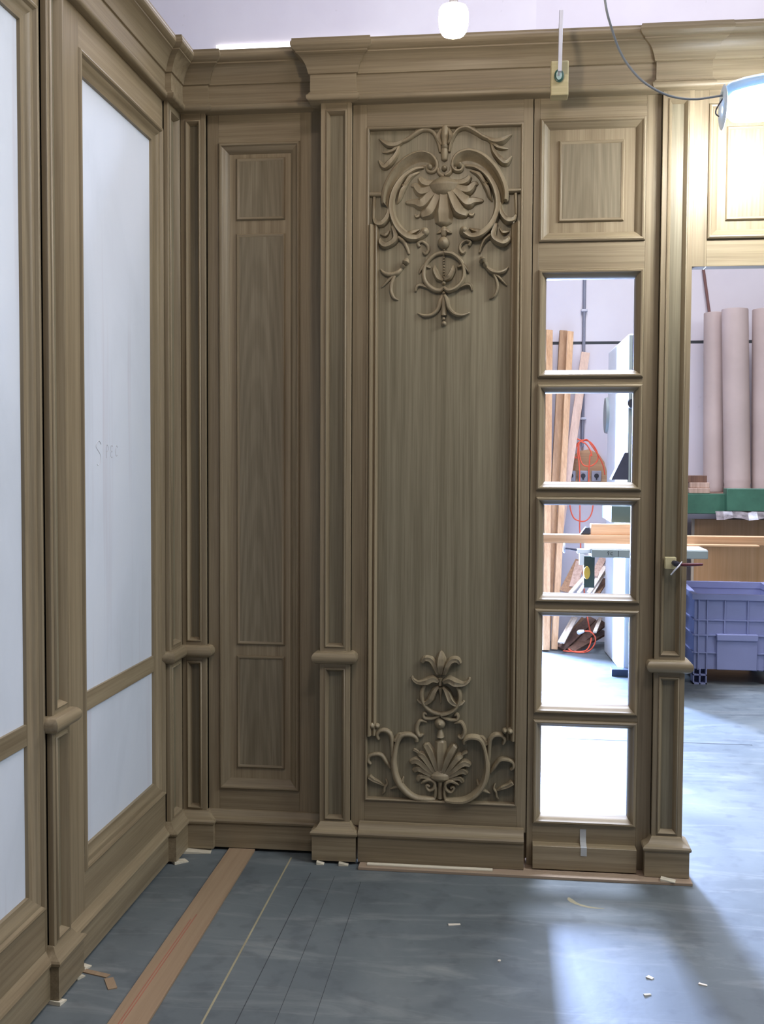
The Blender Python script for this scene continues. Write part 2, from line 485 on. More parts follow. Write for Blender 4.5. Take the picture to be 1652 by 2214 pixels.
# ------------------------------------------------------------------ data traced from the carving, in millimetres from the panel's axis and the floor
COVE_OUTER = [(-32, 2605), (-54, 2633), (-93, 2641), (-139, 2623), (-183, 2580), (-212, 2530), (-222, 2488), (-223, 2463)]
COVE_INNER = [(-46, 2581), (-73, 2597), (-106, 2591), (-143, 2568), (-173, 2531), (-190, 2489), (-196, 2455), (-195, 2434)]
CREST_CARVING = [
    ('c_scroll', [(-56, 2600), (-66, 2593), (-60, 2577), (-42, 2575), (-29, 2590), (-34, 2617), (-56, 2638), (-93, 2644), (-139, 2626), (-184, 2583), (-213, 2532), (-224, 2492), (-223, 2463)], [4.2, 5.0, 5.8, 6.3, 6.7, 7.5, 8.3, 9.2, 10.0, 10.9, 10.9, 10.0, 9.2], 1.1, 1),
    ('acanthus_scroll', [(-77, 2592), (-110, 2587), (-147, 2563), (-175, 2527), (-191, 2487), (-196, 2446), (-187, 2405), (-166, 2368), (-133, 2341), (-100, 2336), (-75, 2352)], [4.2, 6.7, 9.2, 10.9, 11.7, 10.9, 10.9, 12.5, 13.4, 10.9, 11.7], 1.0, 1),
    ('ball', [(-56, 2595), (-56, 2591)], [10.0, 10.0], 1.3, 1),
    ('ball', [(-72, 2359), (-72, 2355)], [14.2, 14.2], 1.0, 1),
    ('leaf', [(-93, 2576), (-126, 2559), (-146, 2531), (-159, 2531)], [2.5, 8.3, 7.5, 1.7], 0.9, 1),
    ('leaf', [(-126, 2551), (-155, 2511), (-165, 2482), (-175, 2462)], [2.5, 9.2, 7.5, 1.7], 0.9, 1),
    ('leaf', [(-158, 2352), (-121, 2355), (-92, 2367)], [2.1, 9.2, 2.5], 0.9, 1),
    ('leaf', [(-204, 2455), (-209, 2418), (-229, 2392), (-252, 2393), (-262, 2411)], [5.0, 10.0, 11.7, 9.2, 4.2], 1.0, 1),
    ('frame_step', [(-279, 2499), (-254, 2498), (-227, 2498)], [8.3, 8.3, 8.3], 0.8, 1),
    ('frame_step', [(-260, 2489), (-262, 2448), (-263, 2407)], [5.8, 5.8, 4.2], 0.8, 1),
    ('leaf', [(-191, 2381), (-179, 2344), (-187, 2324), (-216, 2310), (-235, 2321), (-237, 2337)], [6.7, 10.9, 11.7, 10.9, 8.3, 3.3], 1.0, 1),
    ('leaf', [(-204, 2365), (-216, 2349), (-237, 2353)], [3.3, 6.7, 2.1], 0.9, 1),
    ('branch', [(-16, 2645), (-26, 2689), (-45, 2720), (-78, 2729), (-110, 2714), (-139, 2695), (-164, 2685)], [5.0, 6.7, 6.7, 8.3, 8.3, 7.5, 5.8], 1.0, 1),
    ('leaf', [(-147, 2697), (-176, 2678), (-209, 2679), (-243, 2702)], [4.2, 10.0, 10.9, 2.1], 0.9, 1),
    ('leaf', [(-164, 2685), (-184, 2662), (-209, 2652), (-230, 2651)], [3.3, 6.7, 5.8, 1.7], 0.9, 1),
    ('leaf', [(-168, 2677), (-180, 2641), (-205, 2609), (-225, 2598), (-244, 2623)], [3.3, 8.3, 11.7, 9.2, 2.5], 0.9, 1),
    ('leaf', [(-110, 2716), (-98, 2740), (-78, 2741)], [4.2, 5.0, 2.1], 0.9, 1),
    ('leaf', [(-12, 2673), (-24, 2697), (-12, 2733)], [4.2, 10.9, 3.3], 1.0, 1),
    ('crest', [(1, 2737), (1, 2705), (0, 2672), (-1, 2644), (-1, 2616)], [10.9, 14.2, 9.2, 12.5, 9.2], 1.2, 0),
    ('rosette', [(0, 2663), (0, 2659)], [10.9, 10.9], 1.6, 0),
    ('cup', [(-23, 2588), (-22, 2572), (-11, 2562), (-2, 2559)], [5.0, 5.8, 5.8, 5.4], 1.2, 1),
    ('bead', [(-1, 2590), (-1, 2584)], [9.2, 8.3], 1.4, 0),
    ('shell', [(-2, 2547), (-2, 2527), (-1, 2499)], [29.2, 52.2, 39.7], 0.42, 0),
    ('shell_lobe', [(-2, 2523), (-2, 2474), (-2, 2426), (-3, 2387)], [16.7, 21.7, 29.2, 23.4], 0.5, 0),
    ('shell_lobe', [(-15, 2515), (-33, 2471), (-55, 2431), (-84, 2417)], [12.5, 18.4, 22.5, 10.9], 0.5, 1),
    ('shell_lobe', [(-23, 2519), (-55, 2488), (-84, 2460), (-109, 2465), (-142, 2466)], [11.7, 17.5, 20.9, 12.5, 5.0], 0.5, 1),
    ('shell_lobe', [(-27, 2528), (-60, 2510), (-88, 2505), (-109, 2526), (-122, 2526)], [10.0, 15.0, 16.7, 10.0, 4.2], 0.5, 1),
    ('shell_lobe', [(-27, 2538), (-56, 2532), (-80, 2539), (-93, 2556)], [8.3, 11.7, 12.5, 6.7], 0.5, 1),
    ('shell_lobe', [(-92, 2418), (-102, 2414), (-109, 2422)], [5.8, 5.8, 2.5], 0.8, 1),
    ('bell', [(-1, 2375), (-1, 2361), (-1, 2340)], [5.8, 12.5, 7.5], 0.9, 0),
    ('leaf', [(-3, 2367), (-15, 2357), (-28, 2351)], [5.0, 6.7, 1.7], 0.9, 1),
    ('ball', [(-2, 2318), (-2, 2314)], [19.2, 19.2], 1.0, 0),
    ('bead_string', [(-1, 2292), (0, 2263), (0, 2231), (0, 2190)], [3.8, 4.2, 4.2, 4.2], 1.2, 0),
    ('small_scroll', [(-91, 2304), (-96, 2316), (-81, 2322), (-62, 2309), (-58, 2291), (-68, 2277), (-77, 2285)], [5.0, 5.8, 5.0, 5.4, 5.4, 5.4, 4.2], 1.0, 1),
    ('ring', [(-1, 2280), (-33, 2273), (-62, 2248), (-74, 2216), (-70, 2179), (-45, 2150), (-16, 2141), (0, 2153)], [6.7, 7.1, 7.1, 7.1, 7.5, 8.3, 8.3, 5.8], 1.0, 1),
    ('leaf', [(-50, 2227), (-74, 2232), (-89, 2212), (-91, 2204)], [3.3, 6.7, 4.2, 1.7], 1.0, 1),
    ('leaf', [(-2, 2180), (-20, 2190), (-33, 2215), (-34, 2235)], [5.8, 10.0, 9.2, 1.7], 0.9, 1),
    ('bead', [(0, 2172), (0, 2167)], [6.7, 6.7], 1.2, 0),
    ('leaf', [(-53, 2150), (-82, 2163), (-99, 2159), (-105, 2140)], [3.3, 5.4, 5.8, 3.3], 1.0, 1),
    ('bead', [(1, 2135), (1, 2129)], [6.7, 6.7], 1.2, 0),
    ('bell_leaf', [(-3, 2125), (-12, 2104), (-20, 2076), (-40, 2056), (-69, 2050), (-96, 2060)], [5.8, 8.3, 7.5, 6.3, 5.8, 2.1], 1.0, 1),
    ('stem', [(0, 2121), (1, 2084), (1, 2051)], [7.5, 8.3, 10.0], 1.0, 0),
    ('bead', [(0, 2043), (1, 2035)], [5.8, 6.7], 1.2, 0),
    ('bead', [(1, 2024), (1, 2018)], [8.3, 3.3], 1.0, 0),
    ('tendril', [(-170, 2340), (-149, 2323), (-137, 2300), (-130, 2278)], [7.5, 6.7, 5.4, 3.8], 1.0, 1),
    ('knot', [(-137, 2262), (-141, 2249), (-145, 2241)], [5.0, 11.7, 6.7], 1.1, 1),
    ('knot', [(-151, 2237), (-157, 2225)], [9.2, 5.8], 1.1, 1),
    ('tendril', [(-157, 2225), (-174, 2209), (-199, 2203), (-222, 2210), (-236, 2224)], [5.8, 8.3, 7.5, 5.8, 2.1], 1.0, 1),
    ('tendril', [(-178, 2205), (-199, 2189), (-215, 2173), (-231, 2157)], [5.8, 5.4, 4.6, 2.1], 0.9, 1),
    ('tendril', [(-182, 2201), (-194, 2172), (-196, 2144), (-186, 2119), (-169, 2110)], [5.0, 5.8, 5.4, 4.6, 2.1], 1.0, 1),
]
BASE_CARVING = [
    ('petal', [(-1, 714), (-1, 748), (0, 777), (0, 802)], [7.5, 16.7, 14.2, 3.3], 0.8, 0),
    ('petal', [(-12, 714), (-22, 743), (-39, 768), (-60, 771), (-71, 756)], [5.8, 10.0, 10.0, 9.2, 5.8], 0.9, 1),
    ('bead', [(-2, 699), (-2, 684), (-2, 672)], [6.7, 5.0, 5.8], 1.2, 0),
    ('wing', [(-9, 686), (-30, 695), (-53, 685), (-85, 680), (-104, 692), (-108, 704)], [6.7, 11.7, 12.5, 6.7, 5.0, 3.3], 0.9, 1),
    ('leaf', [(-9, 667), (-24, 650), (-36, 622), (-55, 604), (-76, 606), (-89, 616)], [5.0, 10.0, 10.9, 7.5, 5.4, 2.5], 0.9, 1),
    ('open_ring', [(-58, 674), (-71, 644), (-68, 610), (-53, 585), (-30, 570), (-1, 562)], [5.0, 6.7, 6.7, 6.7, 6.7, 6.7], 1.0, 1),
    ('stem', [(-2, 663), (-1, 634), (0, 604)], [8.3, 3.3, 1.7], 0.9, 0),
    ('small_scroll', [(-53, 560), (-61, 566), (-65, 555), (-57, 545), (-29, 546), (-2, 557)], [4.2, 5.0, 5.4, 5.8, 5.8, 5.0], 1.0, 1),
    ('ball', [(-2, 530), (-2, 527)], [17.5, 17.5], 0.8, 0),
    ('ball', [(-2, 530), (-2, 528)], [8.3, 8.3], 2.0, 0),
    ('side_scroll', [(-52, 532), (-76, 536), (-88, 516), (-89, 495), (-79, 478), (-66, 485)], [4.2, 5.8, 6.3, 6.7, 6.7, 5.0], 1.0, 1),
    ('bell', [(-1, 507), (0, 494), (0, 477)], [5.0, 9.2, 12.5], 0.9, 0),
    ('shell_lobe', [(2, 333), (1, 375), (1, 422), (1, 460)], [7.5, 15.0, 17.5, 15.0], 0.6, 0),
    ('shell_lobe', [(-7, 332), (-22, 379), (-39, 420), (-56, 447)], [6.7, 12.5, 14.2, 10.9], 0.6, 1),
    ('shell_lobe', [(-15, 330), (-41, 369), (-66, 402), (-83, 408)], [5.8, 10.9, 12.5, 7.5], 0.6, 1),
    ('shell_lobe', [(-19, 328), (-53, 356), (-87, 382), (-113, 375)], [5.8, 10.9, 12.5, 7.5], 0.6, 1),
    ('shell_lobe', [(-24, 323), (-53, 339), (-83, 353), (-100, 341)], [5.8, 10.0, 11.3, 6.7], 0.6, 1),
    ('shell_lobe', [(-24, 318), (-49, 322), (-74, 323), (-85, 306)], [5.0, 8.3, 9.2, 5.4], 0.6, 1),
    ('shell_lobe', [(-62, 390), (-83, 415), (-101, 425)], [2.5, 5.0, 5.0], 0.8, 1),
    ('shell', [(2, 319), (2, 332), (1, 350)], [33.4, 33.4, 16.7], 0.34, 0),
    ('volute', [(-40, 286), (-49, 292), (-51, 282), (-40, 271), (-23, 281), (-21, 302), (-40, 313), (-61, 305), (-71, 296)], [5.0, 5.0, 5.0, 5.4, 5.8, 6.3, 6.7, 5.8, 2.5], 1.1, 1),
    ('volute_stem', [(-21, 298), (-17, 272), (-19, 247), (-27, 238)], [5.8, 5.8, 5.8, 5.0], 1.0, 1),
    ('stem', [(1, 307), (0, 277), (1, 243)], [8.3, 6.7, 9.2], 0.9, 0),
    ('c_scroll', [(-90, 455), (-92, 472), (-117, 482), (-147, 476), (-164, 446), (-174, 398), (-175, 356), (-163, 309), (-133, 268), (-95, 243), (-53, 238), (-19, 240)], [5.8, 7.5, 8.3, 8.3, 7.5, 8.3, 10.0, 10.9, 10.9, 10.0, 9.2, 6.7], 1.1, 1),
    ('leaf', [(-130, 481), (-156, 480), (-170, 458), (-179, 466)], [3.3, 5.8, 6.7, 2.1], 0.9, 1),
    ('leaf', [(-138, 319), (-144, 301), (-140, 280)], [2.5, 5.0, 2.1], 0.9, 1),
    ('corner_scroll', [(-234, 458), (-240, 477), (-228, 492), (-204, 493), (-187, 475), (-183, 441), (-181, 398), (-172, 369)], [5.0, 6.3, 6.7, 7.5, 7.5, 6.7, 5.8, 3.3], 1.0, 1),
    ('knob', [(-264, 515), (-255, 511)], [10.9, 8.3], 1.1, 1),
    ('knob', [(-238, 516), (-243, 507)], [8.3, 6.7], 1.1, 1),
    ('corner_scroll', [(-263, 363), (-274, 375), (-270, 393), (-246, 402), (-223, 399), (-204, 374), (-187, 347)], [5.0, 6.3, 6.3, 6.7, 7.1, 6.7, 3.8], 1.0, 1),
    ('leaf', [(-270, 316), (-252, 303), (-231, 294), (-212, 281)], [8.3, 6.7, 5.8, 2.1], 1.0, 1),
    ('tendril', [(-206, 307), (-201, 290), (-210, 275), (-212, 260), (-220, 249)], [2.5, 3.8, 4.2, 4.2, 1.7], 1.0, 1),
    ('tendril', [(-146, 284), (-167, 279), (-188, 270)], [5.0, 5.0, 2.1], 1.0, 1),
]
STICKS = [
    ((1.804, 4.54, 0.488), (1.966, 4.86, 0.62), 0.032, 0.014, 0),
    ((1.868, 4.57, 0.485), (1.979, 4.84, 0.586), 0.028, 0.014, 0),
    ((1.948, 4.6, 0.483), (2.098, 4.82, 0.676), 0.032, 0.014, 0),
    ((1.979, 4.63, 0.48), (2.104, 4.86, 0.642), 0.032, 0.014, 0),
    ((1.767, 4.66, 0.482), (1.914, 5.0, 0.707), 0.09, 0.015, 1),
    ((1.837, 4.69, 0.52), (1.908, 4.98, 0.699), 0.07, 0.012, 2),
    ((1.721, 4.728, 0.015), (1.942, 5.02, 0.222), 0.03, 0.015, 1),
    ((1.727, 4.63, 0.074), (1.85, 4.84, 0.251), 0.032, 0.014, 0),
    ((1.746, 4.54, 0.09), (1.868, 4.82, 0.254), 0.032, 0.014, 0),
    ((2.0, 4.57, 0.175), (2.07, 4.86, 0.248), 0.028, 0.014, 0),
    ((1.742, 4.699, 0.015), (2.012, 5.0, 0.226), 0.08, 0.02, 3),
    ((1.813, 4.755, 0.015), (2.101, 4.98, 0.2), 0.09, 0.02, 3),
    ((1.819, 4.632, 0.015), (2.121, 5.02, 0.112), 0.08, 0.02, 3),
    ((2.013, 4.69, 0.474), (2.113, 5.0, 0.556), 0.07, 0.015, 1),
    ((1.999, 4.72, 0.604), (2.094, 4.98, 0.727), 0.06, 0.02, 2),
]
CORDS = {
    'loopA': [(1.916, 5.07, 1.709), (1.866, 5.07, 1.668), (1.846, 5.07, 1.611), (1.867, 5.07, 1.56), (1.892, 5.07, 1.596), (1.889, 5.07, 1.678), (1.916, 5.07, 1.704)],
    'loopB': [(1.916, 5.06, 1.709), (1.976, 5.06, 1.698), (2.028, 5.06, 1.637), (2.049, 5.06, 1.565), (2.024, 5.06, 1.514), (1.974, 5.06, 1.491), (1.923, 5.06, 1.508), (1.897, 5.06, 1.575), (1.891, 5.06, 1.678), (1.911, 5.06, 1.703)],
    'loopC': [(1.905, 5.05, 1.698), (1.946, 5.05, 1.678), (1.982, 5.05, 1.627), (1.997, 5.05, 1.58), (1.982, 5.05, 1.586), (1.978, 5.05, 1.524), (1.974, 5.05, 1.452), (1.975, 5.05, 1.36)],
    'loopD': [(1.829, 5.05, 1.711), (1.869, 5.05, 1.721), (1.915, 5.05, 1.706), (1.955, 5.05, 1.714), (1.996, 5.05, 1.662), (2.048, 5.05, 1.586), (2.089, 5.05, 1.504), (2.106, 5.05, 1.422)],
    'loopE': [(1.805, 5.05, 1.585), (1.845, 5.05, 1.616), (1.87, 5.05, 1.657), (1.895, 5.05, 1.693), (1.915, 5.05, 1.703)],
    'drop': [(1.884, 5.04, 1.677), (1.88, 5.04, 1.6), (1.891, 5.04, 1.524), (1.898, 5.04, 1.421), (1.898, 5.04, 1.359), (1.901, 5.0, 1.139), (1.902, 5.0, 1.062), (1.901, 5.0, 0.985), (1.91, 5.0, 0.857), (1.914, 5.0, 0.723), (1.926, 5.0, 0.625), (1.942, 5.0, 0.522), (1.946, 5.0, 0.44), (1.961, 4.8, 0.254), (1.974, 4.8, 0.188), (1.987, 4.8, 0.133)],
    'loopF': [(1.818, 5.03, 1.265), (1.822, 5.03, 1.152), (1.851, 5.03, 1.065), (1.902, 5.03, 1.035), (1.953, 5.03, 1.038), (1.992, 5.03, 1.082), (2.009, 5.03, 1.154), (2.01, 5.03, 1.267)],
    'coil': [(1.927, 4.62, 0.175), (1.973, 4.62, 0.171), (2.007, 4.62, 0.132), (2.01, 4.62, 0.093), (1.994, 4.62, 0.053), (1.96, 4.62, 0.017), (1.915, 4.6, 0.007), (1.838, 4.6, 0.01), (1.799, 4.6, 0.032)],
    'coil2': [(1.977, 4.6, 0.125), (1.968, 4.6, 0.075), (1.944, 4.6, 0.03), (1.906, 4.6, 0.014), (1.818, 4.6, 0.012), (1.755, 4.6, 0.016)],
}


# ================================================================== SETTING
fl = struct(MB().box(-4, 7, -7.6, 5.3, -0.12, 0.0).build('floor', FLOOR, angle=30))
for x0, x1, y0, y1, wd, mt in ((0.499, 0.491, -2.6, -0.02, 0.006, CHALK), (0.578, 0.592, -2.2, -0.16, 0.0022, JOINT), (0.690, 0.684, -1.6, -0.18, 0.0012, JOINT),
                               (0.792, 0.786, -1.6, -0.22, 0.0014, JOINT), (1.60, 2.62, 1.935, 1.905, 0.010, JOINT)):
    m = MB()
    if abs(x1 - x0) < 0.5:
        m.hexa([(x0 - wd / 2, y0, 0.0), (x0 + wd / 2, y0, 0.0), (x1 + wd / 2, y1, 0.0), (x1 - wd / 2, y1, 0.0), (x0 - wd / 2, y0, 0.001), (x0 + wd / 2, y0, 0.001), (x1 + wd / 2, y1, 0.001), (x1 - wd / 2, y1, 0.001)])
    else:
        m.box(x0, x1, y1 - wd / 2, y1 + wd / 2, 0.0, 0.001)
    m.build('floor_joint', mt, fl)
# sawdust swirl left on the concrete
m = MB()
sw = [(1.535 + 0.02 * math.sin(t * 9), -0.20 - 0.13 * t, 0) for t in (0, 0.1)]
arc = [(1.62 - 0.10 * math.cos(a), -0.255 - 0.085 * math.sin(a), 0.0004) for a in [0.1 + 0.18 * k for k in range(10)]]
smooth_tube(m, arc, [0.003, 0.009, 0.010, 0.008, 0.007, 0.007, 0.006, 0.006, 0.004, 0.002], 6, 3, (0, 0, 1), 0.06)
m.build('sawdust_smear', CHALK, fl)

wall = struct(MB().box(-4, 7, 5.2, 5.3, 0, 6.6).build('wall_back', REAR))
# wall cladding sheets with an open joint between the rows
for x0, x1 in ((1.50, 4.2), (4.215, 7.0)):
    for z0, z1 in ((0.0, 2.517), (2.542, 6.6)):
        MB().box(x0, x1, 5.185, 5.205, z0, z1).build('wall_panel', REAR, wall)
for x0, x1 in ((-4.0, 0.86),):
    for z0, z1 in ((0.0, 2.517), (2.542, 6.6)):
        MB().box(x0, x1, 5.185, 5.205, z0, z1).build('wall_panel', REAR, wall)
MB().box(0.86, 1.50, 5.185, 5.205, 2.542, 6.6).build('wall_panel', REAR, wall)
m = MB(); m.box(1.50, 4.2, 5.188, 5.206, 2.517, 2.542); m.build('wall_joint', JOINT, wall)
# the open doorway the daylight comes through
dw = MB()
dw.box(0.84, 0.90, 5.10, 5.2, 0, 2.42); dw.box(1.42, 1.48, 5.10, 5.2, 0, 2.42); dw.box(0.90, 1.42, 5.10, 5.2, 2.34, 2.42)
d1 = struct(dw.build('door_1', SAWGREY))
m = MB(); m.box(1.445, 1.485, 4.75, 5.10, 0.01, 2.34); m.build('added_shade_slab', SAWGREY, d1)  # unseen slab added to keep the doorway light off the planks
# long high window whose lower edge hides behind the cornice
wn = struct(MB().box(-1.237, 0.25, 5.165, 5.184, 5.00, 5.112).build('window_1', SKYLIGHT))
m = MB(); m.box(-1.27, 0.28, 5.16, 5.184, 4.96, 5.0); m.build('window_sill', REAR, wn)

# ================================================================== PANELLING
YM, YR, XL = 0.0, 0.06, 0.0                 # faces: main run, set-back bay, left-hand run (lining boards)
CROWN = [(0.0, 2.916), (0.006, 2.918), (0.008, 2.926), (0.011, 2.938), (0.017, 2.952), (0.026, 2.966), (0.038, 2.977), (0.046, 2.981),
         (0.046, 2.986), (0.050, 2.988), (0.057, 2.993), (0.062, 3.001), (0.063, 3.010), (0.060, 3.018), (0.058, 3.020), (0.058, 3.027), (-0.06, 3.027), (-0.06, 2.916)]
FRIEZE = [(-0.06, 2.852), (0.0, 2.852), (0.0, 2.916), (-0.06, 2.916)]
ARCHI = [(-0.07, 2.822), (0.004, 2.822), (0.010, 2.826), (0.013, 2.833), (0.013, 2.841), (0.009, 2.844), (0.006, 2.846), (0.004, 2.852), (-0.07, 2.852)]
CPATH = [(0.045, -2.35), (0.045, -0.135), (0.068, -0.135), (0.068, 0.004), (0.165, 0.004), (0.165, 0.016), (0.566, 0.016), (0.566, -0.060), (0.735, -0.060), (0.735, -0.045),
         (1.800, -0.045), (1.800, -0.060), (1.992, -0.060), (1.992, -0.056), (2.75, -0.056)]


def cornice(label, a, b, grain):
    c = CPATH[a]; t = thing('cornice_section', label, 'cornice', (c[0], c[1], 2.822))
    sweep(CPATH, ARCHI, a, b).build('architrave', OAK[grain], t)
    sweep(CPATH, FRIEZE, a, b).build('frieze', OAK[grain], t)
    sweep(CPATH, CROWN, a, b).build('crown_moulding', OAK[grain], t, angle=25)
    return t


cornice('long oak cornice running along the white boarded wall on the left', 0, 1, 'y')
cornice('short oak cornice block stepping forward in the inner room corner', 1, 5, 'x')
cornice('set-back oak cornice above the narrow panelled bay in the corner', 5, 6, 'x')
cornice('oak cornice breaking forward over the pilaster left of the carved panel', 6, 9, 'x')
cornice('long oak cornice above the carved panel, behind the glowing bulb', 9, 10, 'x')
cornice('oak cornice breaking forward over the pilaster beside the opening', 10, 13, 'x')
cornice('oak cornice over the opening at the right, near the work lamp', 13, 14, 'x')

PANELMOULD = [(0.0, 0.0), (0.002, 0.004), (0.005, 0.005), (0.007, 0.002), (0.010, -0.003), (0.013, -0.009), (0.0145, -0.012), (0.016, -0.016)]
PLINTH = [(-0.02, 0.152), (0.0, 0.152), (0.004, 0.150), (0.008, 0.143), (0.014, 0.133), (0.024, 0.127), (0.033, 0.123), (0.037, 0.117), (0.036, 0.110), (0.032, 0.107), (0.030, 0.104), (0.030, 0.012), (-0.02, 0.012)]


def bead_prof(zc, r, o=0.0):
    return [(-0.02, zc + r)] + [(o + r * 1.05 * math.cos(a), zc + r * math.sin(a)) for a in [PI / 2 - PI * k / 12 for k in range(13)]] + [(-0.02, zc - r)]


def pilaster(name, label, M, plan, u0, u1, grain, d_back, bead_path, plinth_path, ztop=2.825, near=None, lower=True, base=(0, 0, 0), split=None):
    """panelled pilaster; M gives its face at d = 0"""
    t = thing(name, label, 'pilaster', base)
    mb = MB(); mbox(mb, M, u0, u1, 0.14, ztop, -0.016 - d_back, -0.016); mb.build('core', OAKV, t)
    s = 0.018
    for a, b in ((u0, u0 + s), (u1 - s, u1)):
        mb = MB(); mbox(mb, M, a, b, 0.14, ztop, -d_back, 0.0); mb.build('stile', OAK['z'], t, bevel=0.0015)
    for v0, v1 in ((0.14, 0.158), (0.736, 0.812), (2.797, ztop)):
        mb = MB(); mbox(mb, M, u0 + s, u1 - s, v0, v1, -0.02, 0.0); mb.build('rail', OAK[grain], t)
    for v0, v1 in ((0.158, 0.736), (0.812, 2.797)):
        frame_moulding(M, u0 + s, u1 - s, v0, v1, PANELMOULD).build('panel_moulding', [OAK['z'], OAK[grain]], t, angle=50)
    sweep(bead_path, bead_prof(0.775, 0.024, 0.002)).build('waist_bead', OAK[grain], t, angle=40)
    sweep(plinth_path, PLINTH).build('plinth_block', OAK[grain], t, angle=30)
    return t


# pilaster left of the carved panel
pilaster('pilaster', 'panelled oak pilaster directly left of the tall carved panel', back(-0.032), None, 0.601, 0.716, 'x', 0.09,
         [(0.601, 0.05), (0.601, -0.032), (0.716, -0.032), (0.716, 0.0)], [(0.608, 0.05), (0.608, -0.034), (0.714, -0.034), (0.714, -0.005)], base=(0.66, -0.03, 0))
# pilaster at the free end beside the opening
pilaster('pilaster', 'panelled oak pilaster at the free end, with a spring clamp on it', back(-0.032), None, 1.829, 1.938, 'x', 0.08,
         [(1.829, 0.01), (1.829, -0.032), (1.938, -0.032), (1.938, 0.05)], [(1.832, 0.02), (1.832, -0.036), (1.930, -0.036), (1.930, 0.05)], base=(1.88, -0.03, 0))
# back-wall half of the corner pilaster
corner = pilaster('pilaster', 'oak corner pilaster facing the room, left of the narrow bay', back(0.030), None, 0.050, 0.146, 'x', 0.05,
         [(0.05, 0.03), (0.146, 0.03), (0.146, 0.07)], [(0.05, 0.03), (0.150, 0.03), (0.150, 0.07)], base=(0.10, 0.03, 0))
# left-wall half of the corner pilaster
pilaster('pilaster', 'oak corner pilaster at the far end of the white boarded wall', left(0.050), None, -0.118, 0.028, 'y', 0.06,
         [(0.0, -0.118), (0.05, -0.118), (0.05, 0.03)], [(0.0, -0.118), (0.05, -0.118), (0.05, 0.03)], base=(0.05, -0.05, 0))
# pilaster between the two white boarded panels
pilaster('pilaster', 'slim oak pilaster between the two white boarded wall panels', left(0.050), None, -1.152, -1.036, 'y', 0.06,
         [(0.0, -1.152), (0.05, -1.152), (0.05, -1.036), (0.0, -1.036)], [(0.0, -1.152), (0.045, -1.152), (0.045, -1.036), (0.0, -1.036)], base=(0.05, -1.09, 0))

m = MB(); m.box(-0.03, 0.049, 0.031, 0.115, 0.012, 2.90); m.build('corner_light_block', OAK['z'], corner)  # hidden filler added to stop light leaking through the corner

# ---- white boarded panels of the left-hand run
LM = left(0.0)
BIGMOULD = [(0.0, 0.030), (0.003, 0.036), (0.008, 0.038), (0.013, 0.036), (0.016, 0.031), (0.018, 0.027), (0.023, 0.026), (0.030, 0.022), (0.038, 0.014), (0.046, 0.011), (0.050, 0.010), (0.056, 0.010), (0.058, 0.001)]


def boarded(label, ya, yb, ia, ib, marks):
    """ya..yb whole unit, ia..ib the clear opening of the lining boards"""
    t = thing('wall_panel', label, 'wall panel', (0.0, (ya + yb) / 2, 0))
    e = 0.055
    for a, b in ((ya, ia - e), (ib + e, yb)):
        if b - a > 0.004:
            mb = MB(); mbox(mb, LM, a, b, 0.14, 2.83, -0.03, 0.030); mb.build('stile', OAK['z'], t, bevel=0.001)
    for v0, v1 in ((0.14, 0.303 - 0.045), (2.665 + 0.055, 2.83)):
        mb = MB(); mbox(mb, LM, max(ya, ia - e), min(yb, ib + e), v0, v1, -0.03, 0.030); mb.build('rail', OAK['y'], t, bevel=0.001)
    frame_moulding(LM, ia - e, ib + e, 0.303 - 0.045, 2.665 + 0.055, BIGMOULD).build('frame_moulding', [OAK['z'], OAK['y']], t, angle=30)
    mb = MB(); mbox(mb, LM, ia - 0.004, ib + 0.004, 0.733, 0.792, -0.02, 0.009); mb.build('middle_rail', OAK['y'], t, bevel=0.001)
    ub = MB(); mbox(ub, LM, ia - 0.02, ib + 0.02, 0.78, 2.68, -0.02, 0.001); ub = ub.build('white_board', WHITE, t)
    lb = MB(); mbox(lb, LM, ia - 0.02, ib + 0.02, 0.28, 0.74, -0.02, 0.001); lb.build('white_board', WHITE, t)
    pp = [(0.036, ya), (0.036, yb)]
    sweep([(0.020, ya), (0.020, yb)], PLINTH).build('plinth_board', OAK['y'], t, angle=30)
    for st, u_, v_ in marks:
        mb = MB()
        smooth_tube(mb, [LM(u_ + a, v_ + b, 0.0012) for a, b in st], 0.0012, 5, 4)
        mb.build('pencil_mark', PENCIL, ub)
    return t


S_ = [(0.030, 0.055), (0.012, 0.066), (-0.006, 0.058), (-0.012, 0.046), (0.006, 0.034), (0.022, 0.022), (0.024, 0.004), (0.008, -0.012), (-0.004, -0.010)]
P_ = [(0.0, -0.004), (0.0, 0.036), (0.012, 0.036), (0.014, 0.022), (0.0, 0.016)]
E_ = [(0.016, 0.034), (0.0, 0.034), (0.0, 0.016), (0.012, 0.016), (0.0, 0.016), (0.0, -0.002), (0.016, -0.002)]
C_ = [(0.018, 0.028), (0.008, 0.034), (0.0, 0.018), (0.006, 0.0), (0.018, 0.002)]
boarded('white boarded oak wall panel nearest the corner, with faint pencil lettering', -1.036, -0.118, -0.833, -0.181,
        [(S_, -0.69, 1.505), (P_, -0.615, 1.520), (E_, -0.575, 1.522), (C_, -0.535, 1.524)])
boarded('white boarded oak wall panel cut off by the left edge of the photo', -2.30, -1.152, -2.05, -1.222, [])

